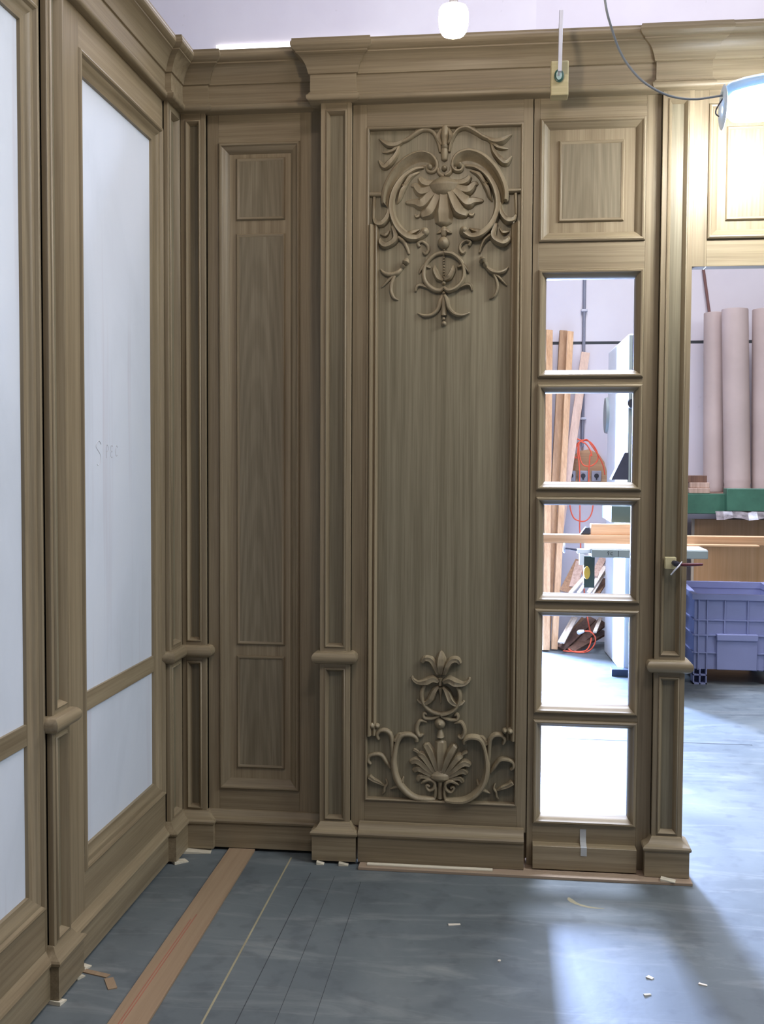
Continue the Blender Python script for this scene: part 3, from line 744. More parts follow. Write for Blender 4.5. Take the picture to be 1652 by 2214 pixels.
# ---- narrow set-back bay
M = back(YR)
t = thing('wall_panel', 'narrow set-back oak bay with three stacked raised panels', 'wall panel', (0.37, 0.06, 0))
for a, b in ((0.146, 0.190), (0.506, 0.606)):
    mb = MB(); mbox(mb, M, a, b, 0.13, 2.85, -0.035, 0.0); mb.build('stile', OAK['z'], t, bevel=0.001)
for v0, v1 in ((0.13, 0.232), (2.717, 2.85)):
    mb = MB(); mbox(mb, M, 0.190, 0.506, v0, v1, -0.035, 0.0); mb.build('rail', OAK['x'], t, bevel=0.001)
BAYM = [(0.0, 0.0), (0.002, 0.007), (0.006, 0.010), (0.011, 0.009), (0.014, 0.004), (0.017, 0.002), (0.024, -0.001), (0.032, -0.008), (0.037, -0.015), (0.040, -0.018)]
frame_moulding(M, 0.190, 0.506, 0.232, 2.717, BAYM).build('frame_moulding', [OAK['z'], OAK['x']], t, angle=30)
mb = MB(); mbox(mb, M, 0.19, 0.506, 0.232, 2.717, -0.034, -0.0175); mb.build('field', OAK['z'], t)
BEAD = [(0.0, -0.018), (0.0015, -0.012), (0.005, -0.009), (0.009, -0.010), (0.012, -0.014), (0.014, -0.015)]
for v0, v1 in ((2.428, 2.663), (0.797, 2.378), (0.312, 0.755)):
    frame_moulding(M, 0.255, 0.446, v0, v1, BEAD).build('bead_moulding', [OAK['z'], OAK['x']], t, angle=50)
    mb = MB(); mbox(mb, M, 0.268, 0.433, v0 + 0.013, v1 - 0.013, -0.03, -0.0145); mb.build('raised_field', OAKF, t)
mb = MB(); mbox(mb, M, 0.06, 0.76, 0.0, 0.14, -0.06, -0.036); mb.build('plinth_light_block', DARKW, t)  # hidden blocker added against light leaking under the bay plinth
sweep([(0.150, 0.055), (0.608, 0.055)], PLINTH).build('plinth_board', OAK['x'], t, angle=30)

# ---- carved panel
M = back(YM)
t = thing('carved_panel', 'tall oak panel carved with shells, scrolls and acanthus leaves', 'carved panel', (1.0547, 0, 0))
CX0, CX1, CZ0, CZ1 = 0.768, 1.3415, 0.2274, 2.740
for a, b in ((0.716, CX0), (CX1, 1.375)):
    mb = MB(); mbox(mb, M, a, b, 0.13, 2.845, -0.04, 0.0); mb.build('stile', OAK['z'], t, bevel=0.001)
for v0, v1 in ((0.13, CZ0), (CZ1, 2.845)):
    mb = MB(); mbox(mb, M, CX0, CX1, v0, v1, -0.04, 0.0); mb.build('rail', OAK['x'], t, bevel=0.001)
frame_moulding(M, CX0, CX1, CZ0, CZ1, [(0.0, 0.0), (0.002, 0.005), (0.006, 0.006), (0.009, 0.003), (0.010, -0.012), (0.011, -0.019)]).build('edge_moulding', [OAK['z'], OAK['x']], t, angle=35)
mb = MB(); mbox(mb, M, CX0, CX1, CZ0, CZ1, -0.04, -0.018); fld = mb.build('field', OAKV, t)
mb = MB(); mbox(mb, M, 1.366, 1.3785, 0.02, 2.845, -0.075, -0.041); mb.build('joint_light_block', OAK['z'], t)  # hidden backing added so no light leaks through the gap beside the door leaf
# side mouldings between the two carvings
SIDE = [(0.0, -0.018), (0.001, 0.008), (0.004, 0.014), (0.008, 0.014), (0.012, 0.008), (0.015, -0.004), (0.018, -0.008), (0.021, -0.003), (0.025, 0.000), (0.028, -0.002), (0.031, -0.010), (0.033, -0.018)]
for sgn, x in ((1, CX0 + 0.010), (-1, CX1 - 0.010)):
    mb = MB()
    mb.grid([[M(x + sgn * i, z, d) for i, d in SIDE] for z in (0.475, 2.385)])
    mb.build('side_moulding', OAK['z'], t, angle=30)


def carve(data, base_d, fat):
    for name, pts, rad, h, mir in data:
        for s in ((1, -1) if mir else (1,)):
            mb = MB()
            P = [M(1.0547 + s * x / 1000, z / 1000, base_d) for x, z in pts]
            r = [q / 1000 * fat for q in rad]
            h = h * 1.75
            rid = 0.12 if name in ('leaf', 'shell_lobe', 'wing', 'petal', 'acanthus_scroll') else 0.0
            if name == 'bead_string':
                for k in range(11):
                    q = Vector(P[0]).lerp(Vector(P[-1]), k / 10)
                    mb.lathe([(0.0006, -0.004), (0.0035, -0.0028), (0.0048, 0), (0.0035, 0.0028), (0.0006, 0.004)], q + Vector((0, -0.004, 0)), 'z', 8)
            elif name in ('ball', 'rosette', 'shell', 'knob', 'bead') and len(P) == 2:
                c = (Vector(P[0]) + Vector(P[1])) / 2; R = r[0]
                mb.lathe([(R, 0.0), (R * 0.97, -R * 0.3 * h), (R * 0.8, -R * 0.6 * h), (R * 0.55, -R * 0.82 * h), (R * 0.25, -R * 0.95 * h), (0.0005, -R * h)], c, 'y', 16)
            else:
                smooth_tube(mb, P, r, 12 if rid else 10, 5, (0, -1, 0), h, rid, 6)
            mb.build(name, OAKC, t, angle=60)


for s_ in (1, -1):
    mb = MB()
    po = [M(1.0547 + s_ * x / 1000, z / 1000, 0.016) for x, z in COVE_OUTER]; pi_ = [M(1.0547 + s_ * x / 1000, z / 1000, -0.016) for x, z in COVE_INNER]
    po, _t = catmull(po, 5); pi_, _t = catmull(pi_, 5)
    rows = []
    for a, b in zip(po, pi_):
        rows.append([a] + [a.lerp(b, f) + Vector((0, e, 0)) for f, e in ((0.25, 0.012), (0.5, 0.016), (0.75, 0.012))] + [b])
    mb.grid(rows); mb.build('scroll_cove', OAKC, t, angle=60)
carve(CREST_CARVING, -0.016, 1.15)
carve(BASE_CARVING, -0.016, 1.24)
mb = MB(); mbox(mb, M, 0.72, 1.378, 0.010, 0.14, -0.085, -0.062); mb.build('plinth_light_block', DARKW, t)  # hidden blocker added against light leaking under the carved panel's plinth
sweep([(0.752, -0.028), (1.368, -0.028)], PLINTH).build('plinth_board', OAK['x'], t, angle=30)

# ---- door leaf with five open lights
t = thing('door_leaf', 'oak door leaf with five square open lights and a panelled head', 'door', (1.59, 0, 0))
DX0, DX1 = 1.3994, 1.7774
tops = [2.2096, 1.7948, 1.3836, 0.9718, 0.5587]
bots = [1.818, 1.408, 0.995, 0.582, 0.168]
for a, b in ((1.3785, DX0), (DX1, 1.829)):
    mb = MB(); mbox(mb, M, a, b, 0.0105, 2.845, -0.045, 0.0); mb.build('stile', OAK['z'], t, bevel=0.001)
rails = [(2.750, 2.845), (tops[0], 2.308)] + [(tops[i + 1], bots[i]) for i in range(4)] + [(0.0105, bots[4])]
for v0, v1 in rails:
    mb = MB(); mbox(mb, M, DX0, DX1, v0, v1, -0.045, 0.0); mb.build('rail', OAK['x'], t, bevel=0.001)
LIGHTM = [(0.0, 0.0), (0.002, 0.008), (0.007, 0.012), (0.012, 0.010), (0.015, 0.004), (0.017, 0.001), (0.022, -0.004), (0.027, -0.014), (0.030, -0.024), (0.031, -0.045), (0.0, -0.045)]
for v0, v1 in zip(bots, tops):
    frame_moulding(M, DX0, DX1, v0, v1, LIGHTM).build('light_moulding', [OAK['z'], OAK['x']], t, angle=35)
HEADM = [(0.0, 0.0), (0.002, 0.008), (0.007, 0.011), (0.012, 0.009), (0.015, 0.003), (0.018, 0.001), (0.026, -0.004), (0.034, -0.014), (0.037, -0.018)]
frame_moulding(M, DX0, DX1, 2.308, 2.750, HEADM).build('frame_moulding', [OAK['z'], OAK['x']], t, angle=30)
mb = MB(); mbox(mb, M, DX0, DX1, 2.308, 2.750, -0.04, -0.0175); mb.build('field', OAK['z'], t)
frame_moulding(M, 1.468, 1.703, 2.382, 2.674, BEAD).build('bead_moulding', [OAK['z'], OAK['x']], t, angle=50)
mb = MB(); mbox(mb, M, 1.481, 1.690, 2.395, 2.661, -0.03, -0.0145); mb.build('raised_field', OAKF, t)
mb = MB(); mbox(mb, M, 1.400, 1.776, 0.014, 0.100, -0.01, 0.048); mb.build('kick_board', OAK['x'], t, bevel=0.002)

# ---- panel over the opening
t = thing('over_door_panel', 'oak panel over the opening, washed out by the work lamp', 'wall panel', (2.3, 0, 2.2))
M2 = back(-0.026)
for a, b in ((1.938, 1.988), (2.60, 2.75)):
    mb = MB(); mbox(mb, M2, a, b, 2.207, 2.83, -0.06, 0.0); mb.build('stile', OAK['z'], t, bevel=0.001)
for v0, v1 in ((2.207, 2.302), (2.775, 2.83)):
    mb = MB(); mbox(mb, M2, 1.988, 2.60, v0, v1, -0.06, 0.0); mb.build('rail', OAK['x'], t, bevel=0.001)
frame_moulding(M2, 1.988, 2.60, 2.302, 2.775, HEADM).build('frame_moulding', [OAK['z'], OAK['x']], t, angle=30)
mb = MB(); mbox(mb, M2, 1.988, 2.60, 2.302, 2.775, -0.05, -0.0175); mb.build('field', OAK['z'], t)
frame_moulding(M2, 2.053, 2.535, 2.370, 2.700, BEAD).build('bead_moulding', [OAK['z'], OAK['x']], t, angle=50)
mb = MB(); mbox(mb, M2, 2.066, 2.522, 2.383, 2.687, -0.03, -0.0145); mb.build('raised_field', OAKF, t)

# ================================================================== FLOOR PIECES IN THE ROOM
m = MB(); m.hexa([(0.262, -2.6, 0), (0.372, -2.6, 0), (0.338, 0.03, 0), (0.236, 0.03, 0), (0.262, -2.6, 0.009), (0.372, -2.6, 0.009), (0.338, 0.03, 0.009), (0.236, 0.03, 0.009)])
b = tag(m.build('fibreboard_strip', MDF, bevel=0.001), 'long brown fibreboard strip lying on the dark floor', 'board')
for dx, y0, y1 in ((0.028, -1.35, -0.62), (0.036, -1.30, -0.58)):
    m = MB(); m.box(0.25 + dx, 0.253 + dx, y0, y1, 0.009, 0.0097); m.build('pencil_line', REDLINE, b)
m = MB(); m.box(0.76, 1.966, -0.108, 0.09, 0.0, 0.010)
tag(m.build('sill_board', MDFX, bevel=0.001), 'thin flat board under the carved panel and door leaf', 'board')
m = MB(); m.box(0.79, 1.255, -0.088, -0.068, 0.010, 0.016)
tag(m.build('packing_strip', SHIM, bevel=0.001), 'thin pale packing strip under the carved panel plinth', 'strip')


def shim(label, x, y, L_, W_, rz, z=0.0, h=0.012):
    c, s = math.cos(rz), math.sin(rz)
    def q(a, b, zz): return (x + a * c - b * s, y + a * s + b * c, z + zz)
    m = MB()
    m.hexa([q(-L_ / 2, -W_ / 2, 0), q(L_ / 2, -W_ / 2, 0), q(L_ / 2, W_ / 2, 0), q(-L_ / 2, W_ / 2, 0),
            q(-L_ / 2, -W_ / 2, h), q(L_ / 2, -W_ / 2, h * 0.35), q(L_ / 2, W_ / 2, h * 0.35), q(-L_ / 2, W_ / 2, h)])
    tag(m.build('shim', SHIM, bevel=0.0008), label, 'shim', 'levelling shims under the panelling')


shim('broad pale shim under the corner plinth of the narrow bay', 0.115, -0.005, 0.115, 0.055, 0.15)
shim('crumbly pale shim at the foot of the corner pilaster', 0.085, -0.120, 0.055, 0.035, 0.7)
shim('pale shim under the plinth beside the opening', 1.882, -0.092, 0.052, 0.030, -0.25, 0.010, 0.009)
shim('small shim under the slim left pilaster, farther of its pair', 0.060, -0.965, 0.030, 0.028, 1.2)
shim('small shim under the slim left pilaster, nearer of its pair', 0.064, -1.025, 0.030, 0.030, 1.1)
shim('pale shim at the lower left, under the nearest plinth board', 0.060, -1.170, 0.034, 0.050, 1.4)
shim('left one of two small shims under the pilaster by the carved panel', 0.612, -0.070, 0.028, 0.022, 0.05, 0, 0.012)
shim('right one of two small shims under the pilaster by the carved panel', 0.700, -0.070, 0.036, 0.022, 0.05, 0, 0.012)
m = MB()
for a, b_, wd in (((0.062, -0.985), (0.150, -1.010), 0.010), ((0.156, -1.022), (0.190, -1.080), 0.013)):
    p, q = Vector(a), Vector(b_); n_ = (q - p).normalized(); n_ = Vector((-n_.y, n_.x)) * wd
    m.hexa([(*(p - n_), 0), (*(q - n_), 0), (*(q + n_), 0), (*(p + n_), 0), (*(p - n_), 0.003), (*(q - n_), 0.003), (*(q + n_), 0.003), (*(p + n_), 0.003)])
tag(m.build('veneer_scrap', MDF), 'torn scrap of brown veneer beside the fibreboard strip', 'scrap')


def chip(label, x, y, L_, W_, rz):
    c, s = math.cos(rz), math.sin(rz)
    def q(a, b, zz): return (x + a * c - b * s, y + a * s + b * c, zz)
    m = MB()
    m.hexa([q(-L_ / 2, -W_ / 2, 0), q(L_ / 2, -W_ / 2 * 0.5, 0), q(L_ / 2, W_ / 2, 0), q(-L_ / 2, W_ / 2, 0),
            q(-L_ / 2, -W_ / 2, 0.004), q(L_ / 2, -W_ / 2 * 0.5, 0.002), q(L_ / 2, W_ / 2, 0.002), q(-L_ / 2, W_ / 2, 0.004)])
    tag(m.build('wood_chip', CHIP), label, 'wood chip', 'wood chips on the floor')


chip('wood chip on the shaded floor below the carved panel', 1.137, -0.533, 0.040, 0.010, 0.25)
chip('tiny wood chip on the floor in front of the carved panel', 1.285, -0.767, 0.012, 0.008, 1.1)
chip('white wood chip in the middle of the bright floor patch', 1.723, -0.819, 0.018, 0.016, -0.7)
chip('white wood chip nearest the right edge of the bright floor patch', 1.870, -0.842, 0.024, 0.010, -0.35)
chip('thin wood chip at the bottom of the bright floor patch', 1.703, -0.922, 0.022, 0.008, 0.4)

# ================================================================== CLAMPS, TAPE, LAMPS
# bar clamp with its wooden pad block
m = MB(); m.box(1.430, 1.490, -0.170, -0.112, 2.775, 2.892)
pb = tag(m.build('clamp_block', YELLOWW, bevel=0.003), 'pale wooden block held to the cornice by the bar clamp', 'block')
t = thing('bar_clamp', 'slim steel bar clamp standing up over the cornice', 'clamp', (1.458, -0.19, 2.80))
m = MB(); m.hexa([(1.4515, -0.215, 2.84), (1.4645, -0.215, 2.84), (1.4645, -0.200, 2.84), (1.4515, -0.200, 2.84), (1.4540, -0.215, 3.045), (1.4670, -0.215, 3.045), (1.4670, -0.200, 3.045), (1.4540, -0.200, 3.045)])
m.build('bar', STEEL, t, bevel=0.001)
m = MB(); m.box(1.4575, 1.4635, -0.213, -0.05, 3.034, 3.046); m.build('fixed_jaw', STEEL, t, bevel=0.001)
m = MB()
ring = [(1.457 + 0.0125 * math.cos(a), -0.178, 2.838 + 0.019 * math.sin(a)) for a in [2 * PI * k / 20 for k in range(21)]]
m.tube(ring, [0.004] * 21, 8, (0, -1, 0)); m.build('pad_ring', CLAMPG, t)
m = MB(); m.lathe([(0.0005, -0.010), (0.010, -0.010), (0.0105, -0.006), (0.0105, 0.004), (0.0005, 0.004)], (0, 0, 0), 'y', 20)
m.v = [(1.457 + p[0], -0.174 + p[1], 2.838 + p[2] * 1.5) for p in m.v]; m.build('pad', CLAMPC, t)
m = MB(); m.tube([(1.4575, -0.207, 2.855), (1.457, -0.196, 2.845), (1.457, -0.182, 2.838)], [0.006, 0.005, 0.004], 8); m.build('sliding_jaw', STEEL, t)

# spring clamp on the free pilaster
t = thing('spring_clamp', 'small spring clamp with a wooden pad and dark red handle', 'clamp', (1.89, -0.06, 1.13))
m = MB(); m.box(1.858, 1.897, -0.062, -0.0335, 1.131, 1.173); m.build('pad', YELLOWW, t, bevel=0.002)
m = MB(); m.tube([(1.885, -0.066, 1.155), (1.892, -0.078, 1.152), (1.903, -0.085, 1.150)], [0.008, 0.011, 0.009], 10); m.build('jaw', DARKMETAL, t)
m = MB(); m.tube([(1.903, -0.085, 1.150), (1.925, -0.090, 1.150), (1.955, -0.085, 1.150), (1.984, -0.080, 1.151)], [0.006, 0.0065, 0.006, 0.005], 10); m.build('handle_grip', REDH, t)
m = MB(); m.tube([(1.912, -0.088, 1.160), (1.900, -0.098, 1.146), (1.885, -0.100, 1.130), (1.872, -0.102, 1.114)], [0.0022, 0.003, 0.003, 0.0024], 8); m.build('lever', STEEL, t)

# strip of clear tape on the door's foot
m = MB()
rows = [[(1.575 + 0.022 * i, y, z) for i in (0, 1)] for y, z in ((-0.0012, 0.153), (-0.002, 0.125), (-0.012, 0.108), (-0.0495, 0.1015), (-0.0505, 0.095), (-0.0505, 0.070))]
m.grid(rows)
rows = [[(1.575 + 0.022 * i, y - 0.0004, z + 0.0003) for i in (0, 1)] for y, z in ((-0.0012, 0.153), (-0.002, 0.125), (-0.012, 0.108), (-0.0495, 0.1015), (-0.0505, 0.095), (-0.0505, 0.070))]
m.grid(rows)
tag(m.build('clear_tape', TAPE), 'strip of clear tape stuck across the foot of the door leaf', 'tape')

# hanging bulb
t = thing('hanging_bulb', 'glowing white bulb hanging on a wire in front of the cornice', 'lamp', (1.130, -0.9, 2.69))
m = MB(); m.lathe([(0.0005, 2.697), (0.018, 2.699), (0.030, 2.704), (0.037, 2.714), (0.041, 2.728), (0.042, 2.752), (0.041, 2.770), (0.036, 2.779), (0.016, 2.783), (0.0005, 2.784)], (1.131, -0.9, 0), 'z', 28)
m.build('glass_jar', BULB, t)
m = MB(); m.lathe([(0.012, 2.783), (0.012, 2.800), (0.006, 2.808), (0.0005, 2.809)], (1.131, -0.9, 0), 'z', 16); m.build('lamp_holder', BLACK, t)
m = MB(); m.tube([(1.133, -0.9, 2.805), (1.136, -0.9, 3.6), (1.14, -0.9, 5.6)], [0.0025] * 3, 8); m.build('wire', CABLE, t)

# work lamp with its cable
t = thing('work_lamp', 'bright work lamp with a pale blue housing hung by the opening', 'lamp', (2.05, -0.40, 2.58))
m = MB()
ax = [(1.966, 2.677), (1.990, 2.694), (2.030, 2.705), (2.080, 2.712), (2.150, 2.716), (2.210, 2.712)]
m.tube([(x, -0.40, z) for x, z in ax], [0.012, 0.024, 0.026, 0.028, 0.028, 0.020], 16, (0, -1, 0), 1.3)
m.build('housing', HOUSING, t, angle=60)
m = MB()
m.tube([(1.975, -0.40, 2.630), (1.990, -0.40, 2.634), (2.040, -0.40, 2.642), (2.10, -0.40, 2.650), (2.17, -0.40, 2.652), (2.20, -0.40, 2.650)], [0.022, 0.040, 0.050, 0.055, 0.055, 0.040], 20, (0, -1, 0), 1.0)
m.build('glass', WORKLIGHT, t, angle=60)
m = MB()
rows = []
for x, z, q in ((1.968, 2.640, 0.030), (1.990, 2.645, 0.056), (2.04, 2.652, 0.064), (2.10, 2.660, 0.068), (2.17, 2.662, 0.068), (2.215, 2.660, 0.052)):
    rows.append([(x, -0.40 + q * math.cos(a) * 1.0, z + q * math.sin(a) * 0.72) for a in [PI * (0.08 + 0.84 * k / 12) for k in range(13)]])
m.grid(rows); m.build('reflector', HOUSEW, t, angle=60)
m = MB(); m.lathe([(0.0005, 0.0), (0.066, 0.0), (0.069, 0.002), (0.066, 0.004), (0.0005, 0.004)], (1.962, -0.40, 2.640), 'x', 24); m.build('end_cap', HOUSEW, t)
m = MB()
for rr in ([(1.966, -0.40, 2.672), (1.946, -0.40, 2.640), (1.942, -0.40, 2.622), (1.952, -0.40, 2.612)],):
    smooth_tube(m, rr, 0.0022, 6)
m.build('guard_wire', DARKMETAL, t)
m = MB()
smooth_tube(m, [(1.55, -0.62, 3.35), (1.560, -0.61, 3.05), (1.573, -0.60, 2.907), (1.597, -0.56, 2.84), (1.636, -0.50, 2.778), (1.690, -0.47, 2.720), (1.750, -0.45, 2.684), (1.810, -0.42, 2.671), (1.873, -0.40, 2.669), (1.925, -0.40, 2.673), (1.968, -0.40, 2.679)], 0.0036, 8, 6)
m.build('cable', CABLE, t)
m = MB(); smooth_tube(m, [(2.21, -0.40, 2.712), (2.26, -0.40, 2.74), (2.30, -0.30, 2.80), (2.32, -0.12, 2.86)], 0.006, 8); m.build('hook', STEEL, t)

# ================================================================== WORKSHOP BEHIND
# conduit on the rear wall
t = thing('conduit', 'grey steel conduit running down the rear workshop wall', 'pipe', (1.927, 5.17, 1.65))
m = MB(); m.tube([(1.925, 5.168, 1.66), (1.926, 5.168, 2.5), (1.928, 5.168, 4.1)], [0.014] * 3, 10); m.build('pipe', CONDUIT, t)
for z in (1.893, 2.799, 3.70):
    m = MB(); m.box(1.900, 1.954, 5.150, 5.186, z - 0.010, z + 0.010); m.build('pipe_clip', STEEL, t, bevel=0.003)


def plank(name, label, p, q, wd, th, mat, grp='planks leaning on the rear wall', yaw=0.0):
    P, Q = Vector(p), Vector(q)
    t_ = (Q - P).normalized()
    s = Vector((math.cos(yaw), math.sin(yaw), 0)); s = (s - t_ * s.dot(t_)).normalized()
    n = t_.cross(s).normalized()
    m = MB()
    c = [(-1, -1), (1, -1), (1, 1), (-1, 1)]
    m.hexa([P + s * (a * wd / 2) + n * (b * th / 2) for a, b in c] + [Q + s * (a * wd / 2) + n * (b * th / 2) for a, b in c])
    return tag(m.build(name, mat, bevel=0.0015), label, 'plank', grp)


plank('plank', 'leftmost plank leaning behind the door lights, pale and upright', (1.62, 4.64, 0.012), (1.634, 5.12, 2.631), 0.055, 0.035, PINE['z'], yaw=0.3)
plank('plank', 'second leaning plank from the left, wide and darker brown', (1.624, 4.74, 0.012), (1.753, 5.12, 2.626), 0.062, 0.03, BROWNP, yaw=0.2)
plank('plank', 'third leaning plank from the left, orange with a pale front edge', (1.688, 4.68, 0.012), (1.807, 5.06, 2.61), 0.05, 0.03, PINE['z'], yaw=0.25)
plank('plank', 'fourth leaning plank, pinkish and tilted towards the grey conduit', (1.596, 4.8, 0.012), (1.939, 5.12, 2.443), 0.07, 0.022, PINKP, yaw=0.1)

# socket board
t = thing('socket_board', 'round-topped wooden board with three grey sockets on the rear wall', 'socket board', (1.96, 5.16, 1.30))
m = MB()
prof = [(1.79, 1.30), (2.135, 1.30), (2.135, 1.44), (2.11, 1.53), (2.06, 1.60), (1.98, 1.635), (1.90, 1.62), (1.83, 1.56), (1.79, 1.46)]
n = m.pts([(x, 5.165, z) for x, z in prof] + [(x, 5.184, z) for x, z in prof]); k = len(prof)
m.face(*range(n, n + k)); m.face(*range(n + 2 * k - 1, n + k - 1, -1))
for i in range(k):
    m.face(n + i, n + (i + 1) % k, n + k + (i + 1) % k, n + k + i)
m.build('backing_board', PINE['x'], t)
for x in (1.832, 1.932, 2.043):
    m = MB(); m.box(x - 0.040, x + 0.040, 5.115, 5.165, 1.365, 1.455); s_ = m.build('socket_box', GREYBOX, t, bevel=0.006)
    m = MB(); m.lathe([(0.0005, -0.010), (0.017, -0.010), (0.020, 0.0), (0.0005, 0.0)], (x, 5.115, 1.412), 'y', 16); m.box(x - 0.005, x + 0.005, 5.105, 5.115, 1.378, 1.40); m.build('socket_inlet', BLACK, s_)

t = thing('extension_cord', 'orange extension cord looped over the sockets and trailing to the floor', 'cord', (1.93, 5.0, 0.0))
for k_, P in CORDS.items():
    if k_ in ('coil', 'coil2'):
        P = [(x, y, max(z, 0.007)) for x, y, z in P]
    m = MB(); smooth_tube(m, P, 0.0055, 6, 5); m.build('cord_coil' if k_.startswith('coil') else 'cord_loop', ORANGE, t)
m = MB(); m.tube([(1.872, 4.60, 0.165), (1.885, 4.61, 0.168), (1.918, 4.62, 0.175)], [0.016, 0.020, 0.012], 12); m.build('plug', SAWWHITE, t)

# scrap sticks
names = ['pale thin stick', 'pale thin stick', 'pale thin stick', 'pale thin stick', 'wide brown offcut', 'pinkish sawn offcut', 'brown batten', 'pale thin stick', 'pale thin stick',
         'short pale stick', 'dark brown board', 'dark brown board', 'dark brown board', 'wide brown offcut', 'pinkish sawn offcut']
where = ['leftmost in the scrap pile below the saw table', 'second from left in the scrap pile below the table', 'long one right of the yellow wheel', 'beside the long stick next to the machine column',
         'standing right of the planks', 'just right of the upright brown offcut', 'reaching lowest at the left of the pile', 'left one of the white pair in the fourth light', 'right one of the white pair in the fourth light',
         'above the orange coil', 'uppermost of three behind the orange cord', 'middle of three behind the orange cord', 'lowest of three behind the orange cord', 'behind the long sticks near the column', 'right under the saw table end']
mats = [PALE, BROWNW, PINKW, DARKW]
for (p, q, wd, th, c), a, b in zip(STICKS, names, where):
    plank('scrap_wood', a + ' ' + b, p, q, wd, th, mats[c], 'scrap wood leaning behind the machine')

# machine table
t = thing('machine_table', 'pale cast machine table with grey front edge, crossed by a long beam', 'machine', (2.2, 3.3, 0))
m = MB(); m.box(1.842, 2.574, 3.0, 3.62, 0.906, 0.958); tp = m.build('table_top', SAWGREY, t, bevel=0.004)
m = MB(); m.box(1.835, 2.570, 3.004, 3.62, 0.958, 0.964); m.build('ground_surface', SAWWHITE, t, bevel=0.001)
m = MB(); m.box(2.22, 2.46, 3.10, 3.50, 0.0, 0.906); m.build('pedestal', SAWGREEN, t, bevel=0.01)
for st in ([(1.955, 0.940), (1.948, 0.946), (1.944, 0.938), (1.952, 0.930), (1.946, 0.922)], [(1.976, 0.942), (1.964, 0.938), (1.964, 0.926), (1.976, 0.924)], [(2.013, 0.952), (2.012, 0.914)]):
    m = MB(); smooth_tube(m, [(x, 2.9995, z) for x, z in st], 0.0016, 5, 4); m.build('painted_mark', BLACK, tp)
m = MB(); m.box(1.755, 1.85, 3.06, 3.12, 0.925, 0.955); m.box(1.77, 1.80, 3.06, 3.12, 0.85, 0.925); m.build('fence_bracket', SAWWHITE, t, bevel=0.004)
m = MB(); m.tube([(1.675, 3.09, 0.955), (1.71, 3.09, 0.953), (1.76, 3.09, 0.945)], [0.006, 0.006, 0.008], 8); m.build('crank_shaft', DARKMETAL, t)
m = MB(); m.lathe([(0.0005, -0.006), (0.030, -0.006), (0.034, 0.0), (0.030, 0.006), (0.0005, 0.006)], (1.672, 3.09, 0.957), 'x', 20); m.build('hand_wheel', STEEL, t)
m = MB(); m.lathe([(0.0005, -0.012), (0.034, -0.012), (0.036, 0.0), (0.034, 0.010), (0.0005, 0.010)], (0, 0, 0), 'y', 20)
m.v = [(1.818 + p[0] * 0.6, 3.06 + p[1], 0.80 + p[2] * 1.2) for p in m.v]; m.build('yellow_wheel', plain('yellow_paint', (0.62, 0.42, 0.07), 0.4), t)
m = MB(); m.box(1.80, 1.87, 3.08, 3.14, 0.70, 0.906); m.build('bracket_arm', SAWGREEN, t, bevel=0.004)

m = MB(); m.box(1.38, 3.30, 3.44, 3.56, 0.964, 1.022)
tag(m.build('beam', PINE['x'], bevel=0.002), 'long pine beam lying across the machine table', 'beam')
m = MB(); m.box(1.872, 2.24, 3.46, 3.55, 1.022, 1.096)
tag(m.build('beam_offcut', PINE['x'], bevel=0.002), 'short knotty offcut stacked on top of the long beam', 'offcut')
m = MB(); m.hexa([(1.80, 3.47, 1.022), (1.868, 3.47, 1.022), (1.868, 3.54, 1.022), (1.80, 3.54, 1.022), (1.838, 3.47, 1.074), (1.868, 3.47, 1.074), (1.868, 3.54, 1.074), (1.838, 3.54, 1.074)])
tag(m.build('push_block', BLACK, bevel=0.006), 'black wedge push block beside the knotty offcut', 'tool')
m = MB(); m.box(2.20, 2.96, 3.30, 3.40, 0.964, 0.974)
tag(m.build('lath', PINE['x'], bevel=0.001), 'thin pine lath in front of the long beam, right of the pilaster', 'lath')

# bandsaw
t = thing('band_saw', 'tall white band saw with a dark green table seen through the door lights', 'machine', (2.25, 4.2, 0))
def rq(x, y, z): return (x - 0.053 * (y - 3.75), y, z)
m = MB(); m.hexa([rq(2.138, 3.75, 0.0), rq(2.40, 3.75, 0.0), rq(2.40, 4.70, 0.0), rq(2.138, 4.70, 0.0), rq(2.138, 3.75, 2.43), rq(2.40, 3.75, 2.43), rq(2.40, 4.70, 2.40), rq(2.138, 4.70, 2.40)])
m.build('body', SAWWHITE, t, bevel=0.012)
m = MB(); m.box(2.142, 2.165, 3.728, 3.752, 1.25, 2.42); m.build('blade_guard', SAWGREY, t, bevel=0.003)
m = MB(); m.box(2.168, 2.178, 3.722, 3.752, 0.9, 2.42); m.build('blade_channel', BLACK, t)
m = MB(); m.box(2.180, 2.40, 3.715, 3.752, 0.06, 2.42); m.build('wheel_door', SAWBLUE, t, bevel=0.004)
m = MB(); m.box(2.050, 2.42, 3.69, 3.80, 0.0, 0.05); m.build('foot', SAWBLUE, t, bevel=0.004)
m = MB(); m.box(2.020, 2.40, 3.58, 4.30, 1.102, 1.218); m.build('saw_table', SAWGREEN, t, bevel=0.004)
m = MB(); m.hexa([(2.018, 3.60, 1.40), (2.135, 3.60, 1.40), (2.135, 3.74, 1.40), (2.018, 3.74, 1.40), (2.108, 3.60, 1.59), (2.135, 3.60, 1.59), (2.135, 3.74, 1.59), (2.108, 3.74, 1.59)]); m.build('guide_bracket', DARKMETAL, t, bevel=0.003)
m = MB(); m.lathe([(0.0005, -0.02), (0.032, -0.02), (0.036, 0.0), (0.03, 0.01), (0.0005, 0.01)], (2.165, 3.715, 1.935), 'y', 20); m.build('tension_knob', BLACK, t)
